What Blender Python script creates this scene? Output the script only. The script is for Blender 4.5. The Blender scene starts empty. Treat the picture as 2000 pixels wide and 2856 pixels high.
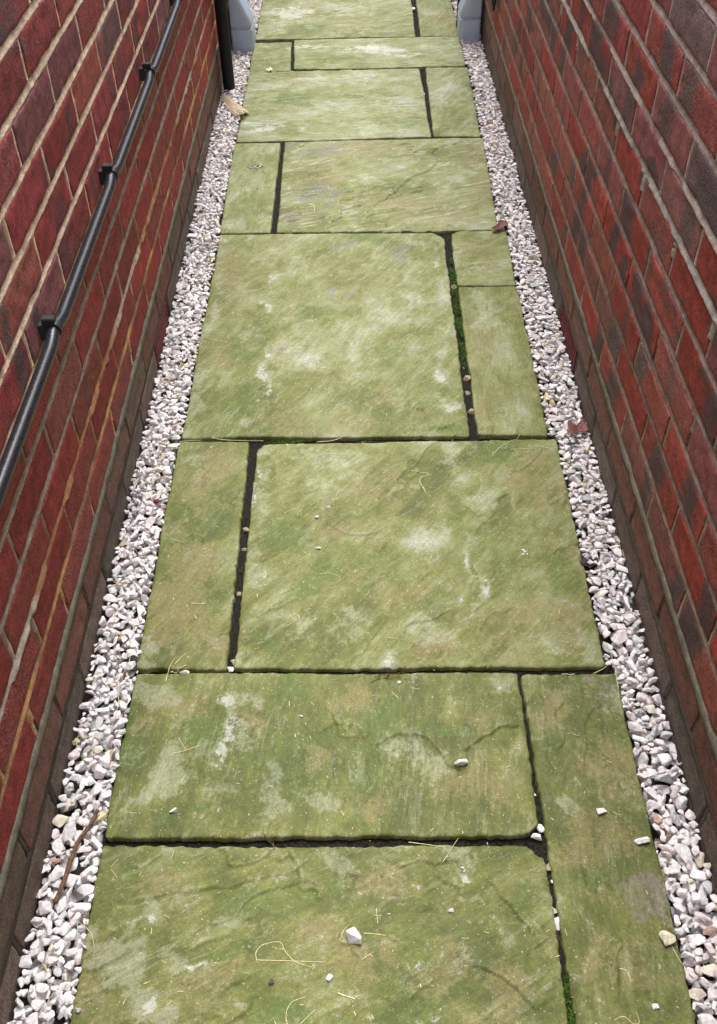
import bpy, bmesh, math, random
import numpy as np
from mathutils import Vector

rng = np.random.default_rng(11)
random.seed(7)
S = bpy.context.scene
COL = S.collection

# ------------------------------------------------------------------ camera
CAM_Z = 1.3653
cam_d = bpy.data.cameras.new('camera')
cam = bpy.data.objects.new('camera', cam_d)
COL.objects.link(cam)
cam.location = (0, 0, CAM_Z)
_p, _y, _r = math.radians(45.2846), math.radians(-0.126), math.radians(-0.9143)
fw = Vector((math.sin(_y) * math.cos(_p), math.cos(_y) * math.cos(_p), -math.sin(_p)))
rt = Vector((math.cos(_y), -math.sin(_y), 0))
up = rt.cross(fw)
r2 = rt * math.cos(_r) + up * math.sin(_r)
u2 = up * math.cos(_r) - rt * math.sin(_r)
from mathutils import Matrix
cam.matrix_world = Matrix(((r2.x, u2.x, -fw.x, 0), (r2.y, u2.y, -fw.y, 0), (r2.z, u2.z, -fw.z, CAM_Z), (0, 0, 0, 1)))
cam_d.sensor_fit = 'HORIZONTAL'
cam_d.sensor_width = 36
cam_d.lens = 47.9146
cam_d.clip_start = 0.02
cam_d.clip_end = 500
S.camera = cam

# ------------------------------------------------------------------ light
SUN_EL, SUN_AZ = math.radians(62), math.radians(4)      # overcast, bright from the far end of the passage
W = bpy.data.worlds.new('World')
S.world = W
W.use_nodes = True
wn = W.node_tree
sky = wn.nodes.new('ShaderNodeTexSky')
sky.sky_type = 'NISHITA'
sky.sun_disc = False
sky.sun_elevation = SUN_EL
sky.sun_rotation = SUN_AZ
sky.dust_density = 3.0
hs = wn.nodes.new('ShaderNodeHueSaturation')
hs.inputs['Saturation'].default_value = 0.22
bg = wn.nodes['Background']
bg.inputs['Strength'].default_value = 0.15
wn.links.new(sky.outputs[0], hs.inputs['Color'])
wn.links.new(hs.outputs[0], bg.inputs['Color'])
sun_d = bpy.data.lights.new('overcast_sun', 'SUN')
sun_d.energy = 1.5
sun_d.angle = math.radians(34)
sun_d.color = (1.0, 0.97, 0.93)
sun = bpy.data.objects.new('overcast_sun', sun_d)
COL.objects.link(sun)
sv = Vector((math.sin(SUN_AZ) * math.cos(SUN_EL), math.cos(SUN_AZ) * math.cos(SUN_EL), math.sin(SUN_EL)))
sun.rotation_euler = sv.to_track_quat('Z', 'Y').to_euler()
S.view_settings.view_transform = 'Standard'
S.view_settings.look = 'None'
S.view_settings.exposure = 1.38
S.view_settings.gamma = 1.0
S.view_settings.use_curve_mapping = False
S.cycles.use_denoising = True
S.cycles.max_bounces = 8

# ------------------------------------------------------------------ measured layout (metres, slab tops at z = 0)
XL, XR = -0.4775, 0.5063           # wall faces
DPC = {'l': 0.1381, 'r': 0.1457}   # height of the damp course joint
PHASE = {'l': [.085, .193, .109, .219, .122, .024, .164, .072, .196, .090],
         'r': [.051, .166, .068, .206, .119, .009, .142, .043, .166, .058]}
WALL_Y0, WALL_Y1, WALL_TOP = -1.2, 6.6, 1.75
STRAWS=[
('s',1.6,[(-0.1512,0.4874),(-0.1525,0.4984),(-0.1432,0.5081),(-0.1217,0.5115),(-0.1151,0.503),(-0.1206,0.5015)],'looped pale straw curling on the nearest broad slab'),
('s',1.6,[(-0.1512,0.4874),(-0.1051,0.4853),(-0.0561,0.4835)],'long straight straw forming the base of the straw loop'),
('s',1.3,[(-0.1157,0.503),(-0.099,0.4852),(-0.0743,0.4767)],'thin straw running down from the straw loop'),
('s',1.4,[(-0.1056,0.4054),(-0.1074,0.4201),(-0.1,0.433),(-0.0817,0.4391)],'hooked pale straw near the front edge of the nearest broad slab'),
('s',1.6,[(-0.0895,0.4047),(-0.0792,0.4143),(-0.0694,0.4229)],'short bent straw at the front beside the hooked straw'),
('s',3.0,[(-0.0391,0.4436),(-0.0286,0.4396),(-0.0161,0.435)],'thick chalk white straw stub below the big white pebble'),
('s',1.2,[(-0.0373,0.5119),(-0.0308,0.5264),(-0.0236,0.5337)],'thin straw just left of the big white pebble'),
('s',1.1,[(-0.2895,0.6317),(-0.2872,0.6396),(-0.2858,0.6468)],'tiny upright straw near the top edge of the nearest broad slab'),
('s',1.2,[(-0.3741,0.6187),(-0.3688,0.6125),(-0.3635,0.6065)],'short straw at the left corner of the nearest broad slab'),
('s',1.0,[(-0.3753,0.6221),(-0.371,0.6295),(-0.366,0.6349)],'hair thin straw at the top left corner of the nearest broad slab'),
('s',1.0,[(-0.3323,0.6093),(-0.3292,0.6147),(-0.3266,0.6197)],'small slanted straw fragment right of the left corner straws'),
('t',2.0,[(-0.1532,0.6716),(-0.1442,0.6601),(-0.1346,0.6495)],'brown twig fragment slanting across the front joint'),
('t',1.6,[(-0.1359,0.6488),(-0.1386,0.6618),(-0.141,0.6749)],'brown twig fragment standing across the front joint'),
('s',1.3,[(-0.289,0.7573),(-0.2863,0.7638),(-0.2827,0.7696)],'small straw fragment lower left on the second slab from the front'),
('s',1.6,[(-0.361,0.7072),(-0.3555,0.7071),(-0.3499,0.7066)],'short level straw fragment beside the white chip'),
('s',1.3,[(0.1142,0.6219),(0.1282,0.6422),(0.1441,0.6651)],'straw crossing the front joint at a steep slant'),
('s',1.6,[(0.0658,0.6549),(0.0906,0.6511),(0.1203,0.6465)],'long straw lying in the dark front joint'),
('s',1.6,[(-0.0027,0.522),(0.0113,0.5212),(0.0275,0.5192)],'straw pointing right from the big white pebble'),
('s',1.9,[(-0.0066,0.4855),(-0.0001,0.4898),(0.0064,0.4939)],'short slanted straw right of the big white pebble'),
('s',1.9,[(0.3448,0.4701),(0.3545,0.4671),(0.3558,0.4619),(0.3576,0.453)],'bent pale straw on the long narrow slab'),
('s',1.2,[(0.3815,0.699),(0.3859,0.6953),(0.3945,0.6941)],'tiny curved straw right of the triangular pebble'),
('s',1.2,[(0.3243,0.4049),(0.3382,0.4096),(0.3489,0.4008),(0.3571,0.4021),(0.3562,0.4143)],'zigzag thin straw at the front of the long narrow slab'),
('t',1.4,[(0.2652,0.52),(0.2709,0.5071),(0.2747,0.4883)],'brown needle lying in the joint below the oval pebble'),
('t',1.4,[(0.2767,0.4577),(0.2778,0.4379),(0.2782,0.4158)],'brown needle lying in the front end of the joint'),
('s',1.4,[(0.0152,0.5564),(0.0159,0.5466),(0.0169,0.535)],'upright stroke of the small straw cross'),
('s',1.4,[(0.0125,0.5466),(0.0169,0.5462),(0.0213,0.5465)],'level stroke of the small straw cross'),
('s',1.4,[(0.4223,0.4997),(0.4314,0.4745),(0.4489,0.4541),(0.4647,0.435)],'long fine straw running from the yellowish pebble over the gravel'),
('s',2.2,[(-0.3079,0.8086),(-0.288,0.8139),(-0.267,0.8226)],'pale straight straw on the left of the second slab from the front'),
('s',1.2,[(-0.3018,0.8384),(-0.295,0.8271),(-0.2875,0.816)],'thin straw touching the pale straight straw'),
('s',1.9,[(-0.3377,0.9489),(-0.335,0.9748),(-0.3272,0.9992)],'upright straw leaning over the left joint beside the white pebble'),
('s',2.8,[(-0.332,0.9673),(-0.3187,0.9745),(-0.3064,0.9818)],'thick pale straw across the joint beside the white pebble'),
('s',1.3,[(-0.3275,0.9831),(-0.3193,0.9953),(-0.3105,1.0066)],'thin straw on the corner of the narrow left slab'),
('s',2.4,[(-0.3124,1.1195),(-0.2996,1.1187),(-0.2856,1.1185)],'level white straw on the narrow left slab'),
('s',1.2,[(-0.0795,1.1901),(-0.055,1.1908),(-0.039,1.1777),(-0.0523,1.1641)],'arrow shaped thin straw on the square slab'),
('s',1.2,[(-0.3726,1.2861),(-0.3608,1.2799),(-0.3463,1.2754)],'thin straw on the upper half of the narrow left slab'),
('g',1.5,[(-0.4112,1.0786),(-0.4086,1.0261),(-0.4032,0.9678)],'long straw lying along the left gravel'),
('g',1.5,[(-0.4189,0.9574),(-0.4106,0.8966),(-0.4195,0.8623),(-0.4325,0.8324)],'curved straw lying on the left gravel'),
('g',1.7,[(-0.4608,0.8099),(-0.4677,0.8412),(-0.4508,0.8426),(-0.4331,0.8394)],'right angled straw on the left gravel'),
('g',2.6,[(-0.4681,1.1122),(-0.452,1.114),(-0.4463,1.0972),(-0.449,1.0818)],'hooked pale straw around a grey stone in the left gravel'),
('s',1.4,[(0.0834,0.9291),(0.0897,0.9276),(0.0976,0.9261)],'short straw at the top of the second slab from the front'),
('s',1.4,[(0.0491,0.9224),(0.0549,0.9156),(0.0606,0.908)],'small slanted straw below the root clump'),
('s',2.0,[(0.397,0.9521),(0.4142,0.962),(0.4315,0.9719)],'straw bridging the right end of the joint'),
('s',2.2,[(0.3422,0.9516),(0.353,0.9519),(0.3654,0.9526)],'brown straw in the right end of the joint'),
('g',1.5,[(0.4316,1.0162),(0.4362,0.9637),(0.4308,0.9025)],'long straw lying along the right gravel'),
('g',1.5,[(0.5002,1.2693),(0.5033,1.2416),(0.5044,1.2115)],'straw on the right gravel against the wall'),
('s',1.4,[(0.0478,1.0384),(0.0561,1.0373),(0.0655,1.0361)],'short straw at the foot of the square slab'),
('s',1.4,[(0.3505,1.0257),(0.3576,1.0231),(0.3662,1.0205)],'short yellow straw at lower right of the square slab'),
('s',1.0,[(0.0009,1.1393),(0.0108,1.138),(0.016,1.1509)],'small bent straw in the middle of the square slab'),
('s',2.2,[(0.1087,1.4725),(0.1267,1.4687),(0.1447,1.4642),(0.1328,1.4528),(0.1253,1.4428),(0.1311,1.4226),(0.1356,1.4053)],'branched pale straw near the top of the square slab'),
('s',1.6,[(0.1129,1.4256),(0.1286,1.428),(0.1364,1.4105)],'side shoot of the branched pale straw'),
('s',1.7,[(0.2829,1.5171),(0.3064,1.5475),(0.3375,1.5666),(0.3625,1.5981)],'curved straw crossing the joint at the right of the square slab'),
('s',2.2,[(0.324,1.5348),(0.348,1.535),(0.3736,1.5373)],'level straw at the top right of the square slab'),
('s',1.8,[(0.3827,1.5437),(0.3992,1.5418),(0.4136,1.5329)],'short straw at the top right corner of the square slab'),
('s',2.0,[(0.0196,1.4103),(0.0298,1.4194),(0.0406,1.4285)],'slanted straw on the upper left of the square slab'),
('g',2.0,[(-0.3914,1.8694),(-0.3904,1.9237),(-0.3689,1.9529)],'bent straw leaning from the left gravel onto the big slab'),
('g',2.0,[(-0.4173,1.9542),(-0.3962,1.9518),(-0.3732,1.9521)],'straw pointing from the left gravel onto the big slab'),
('s',2.0,[(-0.3614,1.9579),(-0.3412,1.9536),(-0.3175,1.9446)],'pale straw on the left edge of the big slab'),
('s',1.4,[(-0.3357,1.8944),(-0.3221,1.8932),(-0.3078,1.8956)],'thin straw at the left of the big slab'),
('j',2.2,[(-0.3223,1.5878),(-0.2681,1.5829),(-0.2085,1.5801)],'long pale straw lying in the middle joint'),
('j',2.4,[(-0.0924,1.5738),(-0.0584,1.5775),(-0.0414,1.5853),(-0.0282,1.5902)],'curved pale straw in the moss of the middle joint'),
('j',2.0,[(-0.3949,1.582),(-0.3708,1.5844),(-0.344,1.5853)],'pale straw at the left end of the middle joint'),
('s',2.0,[(-0.0706,1.5319),(-0.0386,1.5283),(-0.0051,1.5348)],'bowed straw at the top of the square slab'),
('s',2.0,[(-0.1532,1.3532),(-0.1414,1.3606),(-0.1296,1.3686)],'thin slanted straw at left of the square slab'),
('s',1.3,[(-0.0471,2.017),(-0.0292,2.0185),(-0.0114,2.0083)],'curved straw in the upper middle of the big slab'),
('s',2.2,[(-0.1298,3.0706),(-0.1099,3.0649),(-0.0911,3.0776)],'small straw across the fourth joint from the far end'),
('s',2.0,[(-0.1257,2.6334),(-0.1212,2.6116),(-0.1219,2.5848)],'hooked straw on the tan marked slab'),
('s',2.0,[(-0.1979,3.734),(-0.1681,3.7195),(-0.1364,3.6876)],'straw on the far narrow strip slab'),
('g',1.4,[(-0.4079,0.5426),(-0.4024,0.5148),(-0.4019,0.4844)],'straw standing along the edge of the nearest left gravel'),
('g',1.4,[(-0.4432,0.4609),(-0.4309,0.4877),(-0.4123,0.5204)],'slanted straw over the nearest left gravel'),
('g',1.2,[(-0.4416,0.4143),(-0.4279,0.4353),(-0.4217,0.4478)],'straw at the bottom of the nearest left gravel'),
('g',1.4,[(-0.406,0.541),(-0.3866,0.5268),(-0.3778,0.5048)],'bowed straw hanging from the nearest left gravel onto the slab')]
PEBBLES=[
((-0.0162,0.5151),0.0268,'white','large white pebble with a broken face on the nearest broad slab',1.0,'s'),
((0.1547,0.7843),0.0199,'pink','pinkish half round pebble on the second slab from the front',0.9,'s'),
((0.3618,0.6988),0.0171,'white','triangular white pebble on the long narrow slab',0.9,'s'),
((0.415,0.6514),0.0219,'white','rounded white pebble at the right edge of the long narrow slab',0.75,'s'),
((0.4178,0.5082),0.0223,'yellow','yellowish flat pebble near the front of the long narrow slab',1.0,'s'),
((-0.3849,0.4263),0.0107,'grey','small grey pebble on the left front edge of the nearest slab',0.8,'s'),
((0.1218,0.5524),0.0082,'pink','tiny pink pebble on the nearest broad slab',0.8,'s'),
((-0.0651,1.3672),0.0108,'white','white chip near the upper middle of the square slab',0.7,'s'),
((-0.0862,1.341),0.0098,'white','white shell chip just below the other chip on the square slab',1.2,'s'),
((-0.0836,1.256),0.013,'white','curved white chip on the left of the square slab',0.45,'s'),
((-0.291,0.7085),0.0151,'white','narrow white chip at left of the second slab from the front',0.5,'s'),
((-0.0511,0.4625),0.0103,'white','white flake left of the thick straw stub',1.3,'s'),
((-0.1295,0.4578),0.009,'dark','dark purple fragment on the nearest broad slab',1.0,'s'),
((0.3826,0.4215),0.01,'white','white crumb at the front of the long narrow slab',1.2,'s'),
((-0.1029,0.8752),0.0081,'white','small level white chip at the top of the second slab',0.5,'s'),
((0.0627,0.9407),0.0068,'white','tiny white chip right of the root clump',1,'s'),
((0.1429,0.6141),0.0053,'white','tiny pale crumb on the grey patch of the nearest slab',1,'s'),
((0.2711,0.5335),0.0189,'white','oval white pebble wedged in the joint beside the long narrow slab',1.6,'j'),
((0.2672,0.677),0.0149,'white','upper white pebble of two at the joint crossing',1.2,'j'),
((0.2598,0.6628),0.0175,'white','lower white pebble of two at the joint crossing',0.75,'j'),
((0.272,0.6184),0.017,'tan','tan stone set in the joint below the joint crossing',1.3,'j'),
((-0.3096,0.9728),0.0201,'white','white pebble in the left end of the second joint',0.6,'j'),
((-0.2305,0.979),0.0132,'white','white pebble where the narrow left slab meets the second joint',1.3,'j'),
((-0.2277,1.319),0.0142,'tan','upper tan stone in the joint beside the narrow left slab',1.2,'j'),
((-0.2282,1.2659),0.0114,'tan','middle tan stone in the joint beside the narrow left slab',1.2,'j'),
((-0.2296,1.1527),0.0109,'tan','lower tan stone in the joint beside the narrow left slab',1.4,'j'),
((-0.2263,0.9941),0.0141,'tan','cream stone at the foot of the joint beside the narrow left slab',1.4,'j'),
((0.2571,1.7996),0.0209,'tan','upper stone in the mossy joint',1.2,'j'),
((0.2533,1.7457),0.0154,'tan','middle stone in the mossy joint',1.2,'j'),
((0.2551,1.676),0.02,'tan','lower stone in the mossy joint',1.2,'j'),
((0.2571,2.1926),0.0188,'tan','stone at the top of the mossy joint',1.0,'j'),
((0.2689,0.5517),0.0101,'pink','small pink stone above the oval pebble in the joint',0.8,'j'),
((0.2731,0.5956),0.0065,'white','white crumb in the joint',0.8,'j'),
((0.2664,0.7338),0.0069,'white','white crumb in the joint above the crossing',0.8,'j'),
((0.2555,4.3382),0.0244,'white','white chip in the farthest joint',1.3,'j'),
((0.2452,3.4564),0.019,'white','white chip in the far joint',1.5,'j')]
PATCHES=[('p',-0.3263,0.565,0.02,0.023),('p',-0.3471,0.4901,0.032,0.024),('p',-0.3082,0.4467,0.032,0.02),('p',-0.2388,0.4835,0.03,0.013),('p',-0.2684,0.4242,0.021,0.015),('p',-0.0587,0.6247,0.017,0.015),('p',-0.0357,0.6214,0.013,0.012),('p',0.1474,0.61,0.034,0.021),('p',-0.1965,0.5522,0.033,0.017),('p',-0.3809,0.5274,0.022,0.022),('p',0.203,0.5037,0.022,0.021),('w',-0.3265,0.5484,0.006,0.004),('w',-0.292,0.444,0.013,0.007),('w',-0.228,0.4834,0.016,0.006),('w',0.1629,0.5923,0.006,0.004),('t',-0.2966,0.593,0.063,0.023),('t',-0.0027,0.5011,0.065,0.032),('t',0.0771,0.4794,0.053,0.031),('t',0.1793,0.438,0.042,0.03),('t',-0.0736,0.5233,0.033,0.022),('t',0.0269,0.5942,0.045,0.023),('t',-0.1891,0.4676,0.042,0.026),('g',-0.1703,0.5741,0.073,0.029),('g',-0.0299,0.5835,0.04,0.023),('g',-0.1023,0.4245,0.047,0.017),('g',0.0634,0.4201,0.041,0.017),('g',-0.2313,0.6213,0.035,0.018),('g',-0.181,0.4983,0.065,0.016),('g',-0.3458,0.617,0.029,0.018),('g',0.2278,0.5686,0.022,0.034),('p',-0.2151,0.8376,0.029,0.06),('p',-0.2025,0.9243,0.06,0.011),('p',-0.2313,0.7405,0.024,0.027),('p',-0.1339,0.7457,0.024,0.041),('p',-0.3329,0.769,0.037,0.042),('p',0.2344,0.9209,0.023,0.024),('p',-0.0666,0.738,0.018,0.041),('p',0.0947,0.7899,0.069,0.043),('p',-0.3614,0.923,0.04,0.032),('w',-0.2182,0.8376,0.012,0.045),('w',-0.2294,0.9287,0.017,0.008),('t',-0.0302,0.9097,0.046,0.032),('t',-0.1928,0.8817,0.033,0.031),('t',0.196,0.8678,0.039,0.03),('t',-0.3054,0.8988,0.052,0.039),('t',0.1535,0.748,0.073,0.048),('t',-0.0678,0.8065,0.038,0.029),('t',0.0063,0.7237,0.048,0.026),('g',-0.267,0.8457,0.051,0.03),('g',-0.2995,0.7023,0.048,0.026),('g',-0.1234,0.9348,0.04,0.024),('g',0.233,0.8524,0.038,0.022),('g',0.124,0.8541,0.039,0.022),('g',-0.3825,0.8476,0.026,0.06),('g',0.0343,0.863,0.039,0.038),('b',0.398,0.5663,0.031,0.04),('b',0.386,0.9184,0.033,0.032),('t',0.3353,0.6371,0.064,0.056),('t',0.3807,0.7855,0.05,0.064),('t',0.3669,0.4604,0.047,0.041),('t',0.326,0.8732,0.026,0.038),('t',0.2966,0.4816,0.021,0.042),('g',0.3432,0.8214,0.038,0.029),('g',0.4391,0.8564,0.038,0.045),('g',0.3289,0.6016,0.057,0.015),('g',0.3979,0.4803,0.032,0.016),('g',0.3772,0.4355,0.031,0.015),('p',0.3018,0.7192,0.012,0.02),('p',0.4289,0.9021,0.026,0.015),('p',-0.2088,1.4588,0.02,0.114),('p',0.1304,1.0515,0.048,0.039),('p',0.0446,0.9882,0.035,0.019),('p',0.2484,1.3933,0.041,0.042),('p',0.209,1.1754,0.013,0.08),('p',0.1083,1.2738,0.037,0.038),('p',-0.21,1.1989,0.018,0.048),('p',0.1934,1.5085,0.027,0.061),('p',0.4138,1.012,0.022,0.027),('p',0.3316,1.0134,0.027,0.014),('p',-0.1112,1.0842,0.034,0.029),('p',-0.0318,1.0828,0.034,0.029),('p',-0.0657,1.5042,0.066,0.04),('w',-0.2166,1.4782,0.008,0.08),('w',0.0472,0.9861,0.022,0.011),('w',0.2067,1.2148,0.006,0.02),('w',0.2105,1.1599,0.005,0.023),('g',0.2699,1.2459,0.066,0.084),('g',0.1854,1.3234,0.028,0.071),('g',-0.0907,1.1733,0.059,0.031),('g',0.3814,1.1877,0.035,0.048),('g',-0.143,1.2956,0.049,0.043),('g',0.1399,1.1088,0.034,0.022),('g',0.3028,1.5362,0.04,0.03),('g',-0.1648,1.029,0.033,0.035),('t',0.35,1.4376,0.084,0.077),('t',0.2695,1.0918,0.051,0.044),('t',0.032,1.4162,0.058,0.047),('t',-0.0692,1.3027,0.055,0.034),('t',0.1337,1.0169,0.022,0.034),('t',0.3724,1.0613,0.039,0.05),('t',0.0033,1.1793,0.035,0.031),('t',0.084,1.1395,0.046,0.03),('t',-0.2975,1.4994,0.046,0.06),('t',-0.3443,1.0884,0.04,0.067),('t',-0.2585,1.0238,0.022,0.028),('t',-0.3442,1.4427,0.026,0.058),('t',-0.329,1.2012,0.036,0.048),('g',-0.2998,1.3244,0.044,0.053),('g',-0.2623,1.1235,0.023,0.045),('g',-0.3838,1.3004,0.031,0.052),('g',-0.3751,1.3789,0.025,0.027),('p',-0.2585,1.0238,0.017,0.022),('p',-0.344,1.5004,0.027,0.04),('p',-0.3831,1.0056,0.017,0.027),('p',-0.223,2.2168,0.021,0.045),('p',-0.218,2.3814,0.022,0.024),('p',-0.2348,2.1028,0.017,0.024),('p',-0.2239,1.8382,0.017,0.089),('p',0.1943,1.8281,0.019,0.06),('p',0.198,1.6854,0.023,0.029),('p',-0.1195,1.8515,0.024,0.04),('p',0.1548,2.3815,0.025,0.033),('p',-0.3697,1.7349,0.014,0.115),('p',-0.3762,2.1251,0.011,0.198),('p',0.2422,2.2843,0.013,0.149),('p',-0.1538,2.2954,0.033,0.031),('p',0.1638,2.1389,0.031,0.087),('p',0.058,2.0677,0.046,0.046),('p',-0.2296,1.6388,0.022,0.028),('w',-0.223,2.2168,0.012,0.028),('w',-0.2348,2.1028,0.009,0.015),('w',-0.2277,1.8226,0.012,0.056),('w',-0.237,1.8946,0.009,0.011),('w',0.1885,1.8126,0.009,0.031),('w',0.2003,1.6854,0.013,0.017),('w',0.2068,2.308,0.008,0.01),('w',-0.2145,1.7611,0.007,0.03),('k',-0.0626,2.1402,0.015,0.058),('k',0.1064,2.3507,0.03,0.038),('k',-0.0176,2.3973,0.028,0.038),('k',-0.0078,2.1577,0.024,0.019),('g',-0.254,2.0047,0.035,0.108),('g',-0.2496,1.7321,0.055,0.068),('g',0.1889,1.6224,0.044,0.019),('g',-0.2849,1.8877,0.029,0.101),('g',-0.2972,1.6968,0.037,0.044),('g',0.0106,2.4293,0.085,0.045),('g',-0.0948,2.0536,0.061,0.055),('g',0.0787,1.9197,0.039,0.05),('t',-0.3537,2.2805,0.033,0.116),('t',-0.177,1.6585,0.058,0.028),('t',-0.0062,1.6546,0.054,0.035),('t',0.1242,1.6587,0.022,0.036),('t',-0.1995,1.9184,0.029,0.042),('t',-0.3263,1.8645,0.029,0.049),('t',-0.0862,1.6149,0.089,0.017),('t',0.0494,1.7252,0.055,0.022),('t',0.2977,1.9142,0.039,0.093),('t',0.2884,1.6833,0.027,0.058),('p',0.3205,2.0428,0.03,0.073),('p',0.3025,1.6062,0.027,0.027),('p',0.2875,2.1262,0.016,0.047),('t',0.3343,2.398,0.056,0.033),('t',0.3459,2.2917,0.054,0.042),('k',-0.1373,2.987,0.086,0.046),('k',-0.1438,2.7093,0.081,0.063),('k',-0.0821,2.6215,0.039,0.027),('b',-0.1851,2.5659,0.065,0.07),('b',-0.2178,3.0222,0.029,0.033),('t',0.1361,2.6503,0.145,0.067),('t',0.3763,2.9537,0.085,0.081),('t',0.0642,3.0127,0.13,0.06),('t',0.2429,2.5661,0.116,0.059),('t',-0.0914,2.8002,0.082,0.091),('t',0.3821,2.7268,0.04,0.118),('g',0.2922,2.9725,0.086,0.045),('g',0.1125,2.7354,0.135,0.058),('g',-0.0488,2.5487,0.077,0.042),('g',-0.3134,2.6368,0.053,0.112),('p',-0.3692,2.5194,0.026,0.031),('p',-0.2559,2.5549,0.026,0.042),('p',-0.293,3.1951,0.105,0.05),('p',-0.0706,3.5699,0.195,0.042),('p',0.165,3.3622,0.109,0.062),('p',0.3291,3.4732,0.079,0.123),('p',0.3965,3.1707,0.03,0.057),('p',-0.2237,3.3385,0.093,0.03),('w',-0.3076,3.1885,0.06,0.025),('w',0.0824,3.8814,0.104,0.047),('w',-0.1256,3.9088,0.104,0.024),('w',-0.2632,4.29,0.093,0.1),('w',0.1837,3.8216,0.102,0.023),('p',-0.2632,4.29,0.131,0.145),('p',-0.3656,4.1359,0.029,0.214),('p',-0.0208,4.334,0.113,0.079),('p',0.0822,3.872,0.155,0.057),('p',-0.3359,3.9365,0.052,0.029),('t',-0.1724,4.3854,0.076,0.057),('t',0.2741,3.6194,0.066,0.043),('t',0.3667,4.2352,0.073,0.087),('g',-0.1831,4.0974,0.126,0.072),('g',-0.2766,3.7946,0.034,0.074),('g',-0.148,3.4122,0.189,0.055),('g',-0.2319,3.1753,0.06,0.028),('g',0.1289,3.2157,0.121,0.036),('g',-0.0554,3.7857,0.136,0.036)]
EXTRA={'redleaf':[(0.3829,2.4634),(0.3982,2.4824),(0.4097,2.5053),(0.4192,2.5104),(0.4274,2.5047),(0.4329,2.4831),(0.4143,2.4678),(0.399,2.4577)],'maroon':[(0.4569,1.6052),(0.4681,1.6107),(0.4778,1.6029),(0.4942,1.6196),(0.499,1.5911),(0.4944,1.5763),(0.477,1.5767),(0.461,1.5678)],'husk':[(-0.474,3.4206),(-0.4459,3.4278),(-0.3962,3.3586),(-0.3509,3.271),(-0.3991,3.2321),(-0.4287,3.3047),(-0.4577,3.3876)],'flake':[(-0.3289,3.673),(-0.3114,3.7158),(-0.3002,3.6632)],'dropwhite':(0.3151,1.2378),'dropblack':(-0.3141,2.8827),'root':(0.0479,0.9547),'moss':[(0.2538,2.4504),(0.2556,2.3415),(0.2557,2.2499),(0.2583,2.0794),(0.2557,1.9808),(0.2554,1.8877),(0.2568,1.843)],'twig':[(-0.4081,0.7082),(-0.417,0.683),(-0.4291,0.6583),(-0.4354,0.624),(-0.4378,0.604),(-0.4448,0.5683)],'darkR':(0.4361,1.21),'darkL':(-0.4003,0.9884),'redchip':(-0.4139,1.3872)}
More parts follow.
